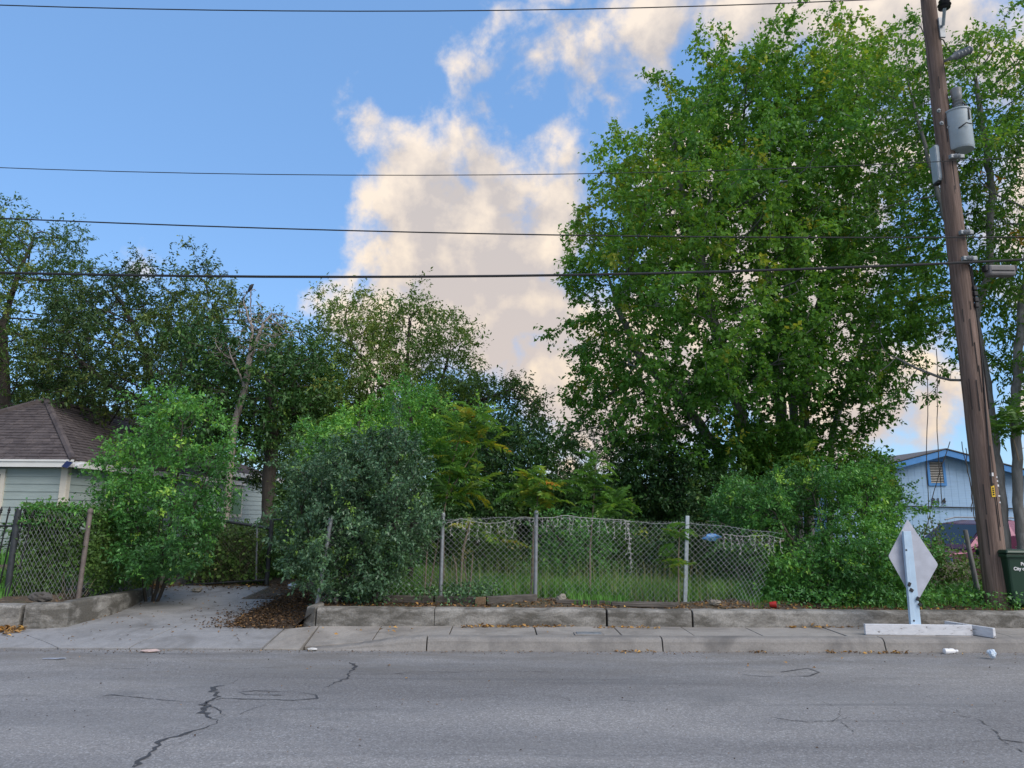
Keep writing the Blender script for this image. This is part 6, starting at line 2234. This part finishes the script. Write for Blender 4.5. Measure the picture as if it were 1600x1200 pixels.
def weeds(name, pts, h, L, lm, seed, tint=.4, per=26):
    r = np.random.default_rng(seed)
    n = len(pts)
    p = np.repeat(pts, per, 0)
    q = len(p)
    p = p + np.stack([r.normal(0, h * .35, q), r.normal(0, h * .35, q), h * r.random(q) ** .8], -1)
    ax = r.normal(0, 1, p.shape); nn = r.normal(0, .7, p.shape) + np.array([0, -.2, 1])
    ln = L * (.6 + .8 * r.random(q))
    V, F, k = leaves(p, ax, nn, ln, ln * .6, 'oval')
    t = np.clip(tint + .2 * low_noise(p, .4, seed) + r.normal(0, .15, q), 0, 1)
    return tag(mesh_np(name, V, F, lm, attr=np.repeat(t, k)), kind='stuff')


weeds('undergrowth', scatter(520, -3, 4.8, 12.2, 16, 121, (.5, 0)), .46, .055, LF['ligustrum'], 122, .40)
weeds('undergrowth', scatter(420, 3.8, 9.8, 9.90, 11.8, 123), .24, .05, LF['ligustrum'], 124, .36)
weeds('undergrowth', scatter(120, 5.4, 9.2, 11.4, 12.2, 133), .62, .05, LF['weed'], 134, .40, 40)
weeds('undergrowth', scatter(160, -12, -6.9, 9.95, 12.2, 125), .30, .05, LF['weed'], 126, .45)
weeds('undergrowth', scatter(200, -9, -3, 14.5, 17, 127), .55, .07, LF['weed'], 128, .42)
weeds('undergrowth', scatter(150, -2.7, 0.0, 10.2, 12.2, 129), .25, .05, LF['privet'], 130, .45)
weeds('undergrowth', scatter(500, -14, 14, 17, 22, 131), .9, .10, LF['shade'], 132, .45, 40)


def fallen(name, pts, L, seed, tint=.55, z=.006):
    r = np.random.default_rng(seed)
    n = len(pts)
    p = pts + np.array([0, 0, z]) + np.stack([0 * r.random(n), 0 * r.random(n), .012 * r.random(n)], -1)
    ax = r.normal(0, 1, p.shape); ax[:, 2] *= .25
    nn = r.normal(0, .45, p.shape) + np.array([0, 0, 1])
    ln = L * (.5 + .9 * r.random(n))
    V, F, k = leaves(p, ax, nn, ln, ln * .5, 'lance')
    t = np.clip(tint + r.normal(0, .25, n), 0, 1)
    return tag(mesh_np(name, V, F, LF['fallen'], attr=np.repeat(t, k)), kind='stuff')


r9 = np.random.default_rng(140)


def walk_leaves(n, x0, x1, y0, y1, clump, thr, seed, z):
    r = np.random.default_rng(seed)
    p = np.stack([r.uniform(x0, x1, n), y0 + (y1 - y0) * r.random(n) ** 1.0, np.full(n, z)], -1)
    return p[low_noise(p * np.array([1, 3, 1]), clump, seed) > thr]


fallen('fallen_leaves', np.concatenate([walk_leaves(1500, -2.6, 8.5, WALK_Y1 - .14, WALK_Y1 - .01, .35, .12, 141, WALK_Z), walk_leaves(160, -2.6, 9, CURB_Y1, WALK_Y1, .5, .2, 142, WALK_Z)]), .05, 143, .62)
fallen('fallen_leaves', np.concatenate([walk_leaves(750, -2.2, 9, CURB_Y0 - .11, CURB_Y0 - .04, .30, .22, 144, .0), walk_leaves(120, -9, 9, 6.0, 8.6, .5, .25, 145, .0)]), .045, 146, .5)
pl = scatter(5200, -3.6, 9.5, 9.83, 10.75, 147)
fallen('fallen_leaves', pl, .05, 148, .34)
n = 7000
p = np.stack([r9.normal(-3.20, .36, n), r9.uniform(9.62, 14.0, n), np.zeros(n)], -1)
u_, v_ = (p[:, 0] + 3.85) / 1.45, (p[:, 1] - 9.6) / 4.4
e_ = np.clip(u_ * 26 / 9, 0, 1) * np.clip(.1 + v_ * 30 / 7, 0, 1) * np.clip((1 - v_) * 10, 0, 1)
p[:, 2] = drive_z(p[:, 1]) + np.where(u_ > 0, np.maximum(0, -.008 + e_ * (.05 + .10 * u_)), 0)
p = p[p[:, 0] < -2.62]
fallen('fallen_leaves', p, .042, 149, .04)
n = 1500
yy_ = r9.uniform(9.7, 14.0, n)
p = np.stack([np.interp(yy_, [9.6, 10.8, 13.2], [DRIVE_L + .28, DRIVE_L + .36, DRIVE_L - .1]) + np.abs(r9.normal(0, .2, n)), yy_, np.zeros(n)], -1)
p[:, 2] = drive_z(p[:, 1])
fallen('fallen_leaves', p, .05, 150, .3)
n = 900
p = np.stack([r9.uniform(-9.5, -6.1, n), WALK_Y1 - .02 - np.abs(r9.normal(0, .22, n)), np.zeros(n)], -1)
p = p[p[:, 1] > 8.9]
p[:, 2] = drive_z(p[:, 1]) + .01
fallen('fallen_leaves', p, .085, 151, .58)
n = 900
p = np.stack([r9.uniform(-7, -3.4, n), 14.6 - np.abs(r9.normal(0, .6, n)), np.zeros(n)], -1)
p[:, 2] = drive_z(p[:, 1]) + .01
fallen('fallen_leaves', p, .06, 152, .25)
# heap of dark soil and litter beside the driveway's right edge
vs, fs = [], []
nx, ny = 26, 30
rs_ = random.Random(8)
for j in range(ny + 1):
    y = 9.60 + j / ny * 4.4
    for i in range(nx + 1):
        x = -3.85 + i / nx * 1.45
        e_ = min(1, i / 9) * min(1, .1 + j / 7) * min(1, (ny - j) / 3)
        vs.append((x, y, float(drive_z(y)) - .015 + e_ * (.05 + .10 * (i / nx)) + rs_.uniform(-.010, .010)))
for j in range(ny):
    for i in range(nx):
        a = j * (nx + 1) + i
        fs.append((a, a + 1, a + nx + 2, a + nx + 1))
tag(MB().add(vs, fs, True).build('soil_heap', M['soil']), kind='structure')
# mound of earth behind the left wall

# tangle of vines and dead stalks round the slab, in front of the car
tgl0, tgl1 = np.array(P(1436, 930, 11.9)), np.array(P(1530, 935, 11.5))
vine_mass('vine_tangle', 'thin tangle of half-dead vines in front of the parked car, left of the utility pole', 'vine',
          lambda u, v: tgl0 + (tgl1 - tgl0) * u + np.array([.25 * v * math.sin(u * 7), .1 * math.sin(u * 13 + v * 4), (1.18 - .30 * u + .22 * math.sin(u * 17)) * v]), 1500, .048, LF['weed'], 171, .22, .46)
# bits of debris on the drive and along the gutter
p = np.stack([r9.uniform(-6.4, -2.9, 260), r9.uniform(8.9, 13.5, 260), np.zeros(260)], -1)
p[:, 2] = drive_z(p[:, 1]) + .002
fallen('fallen_leaves', p, .035, 172, .2)
p = np.stack([r9.uniform(-9, 10, 900), CURB_Y0 - .04 - np.abs(r9.normal(0, .10, 900)), np.zeros(900)], -1)
fallen('fallen_leaves', p, .022, 173, .15)
p = np.stack([r9.uniform(-9, 10, 420), r9.uniform(4.2, 8.6, 420), np.zeros(420)], -1)
fallen('fallen_leaves', p, .020, 174, .12)
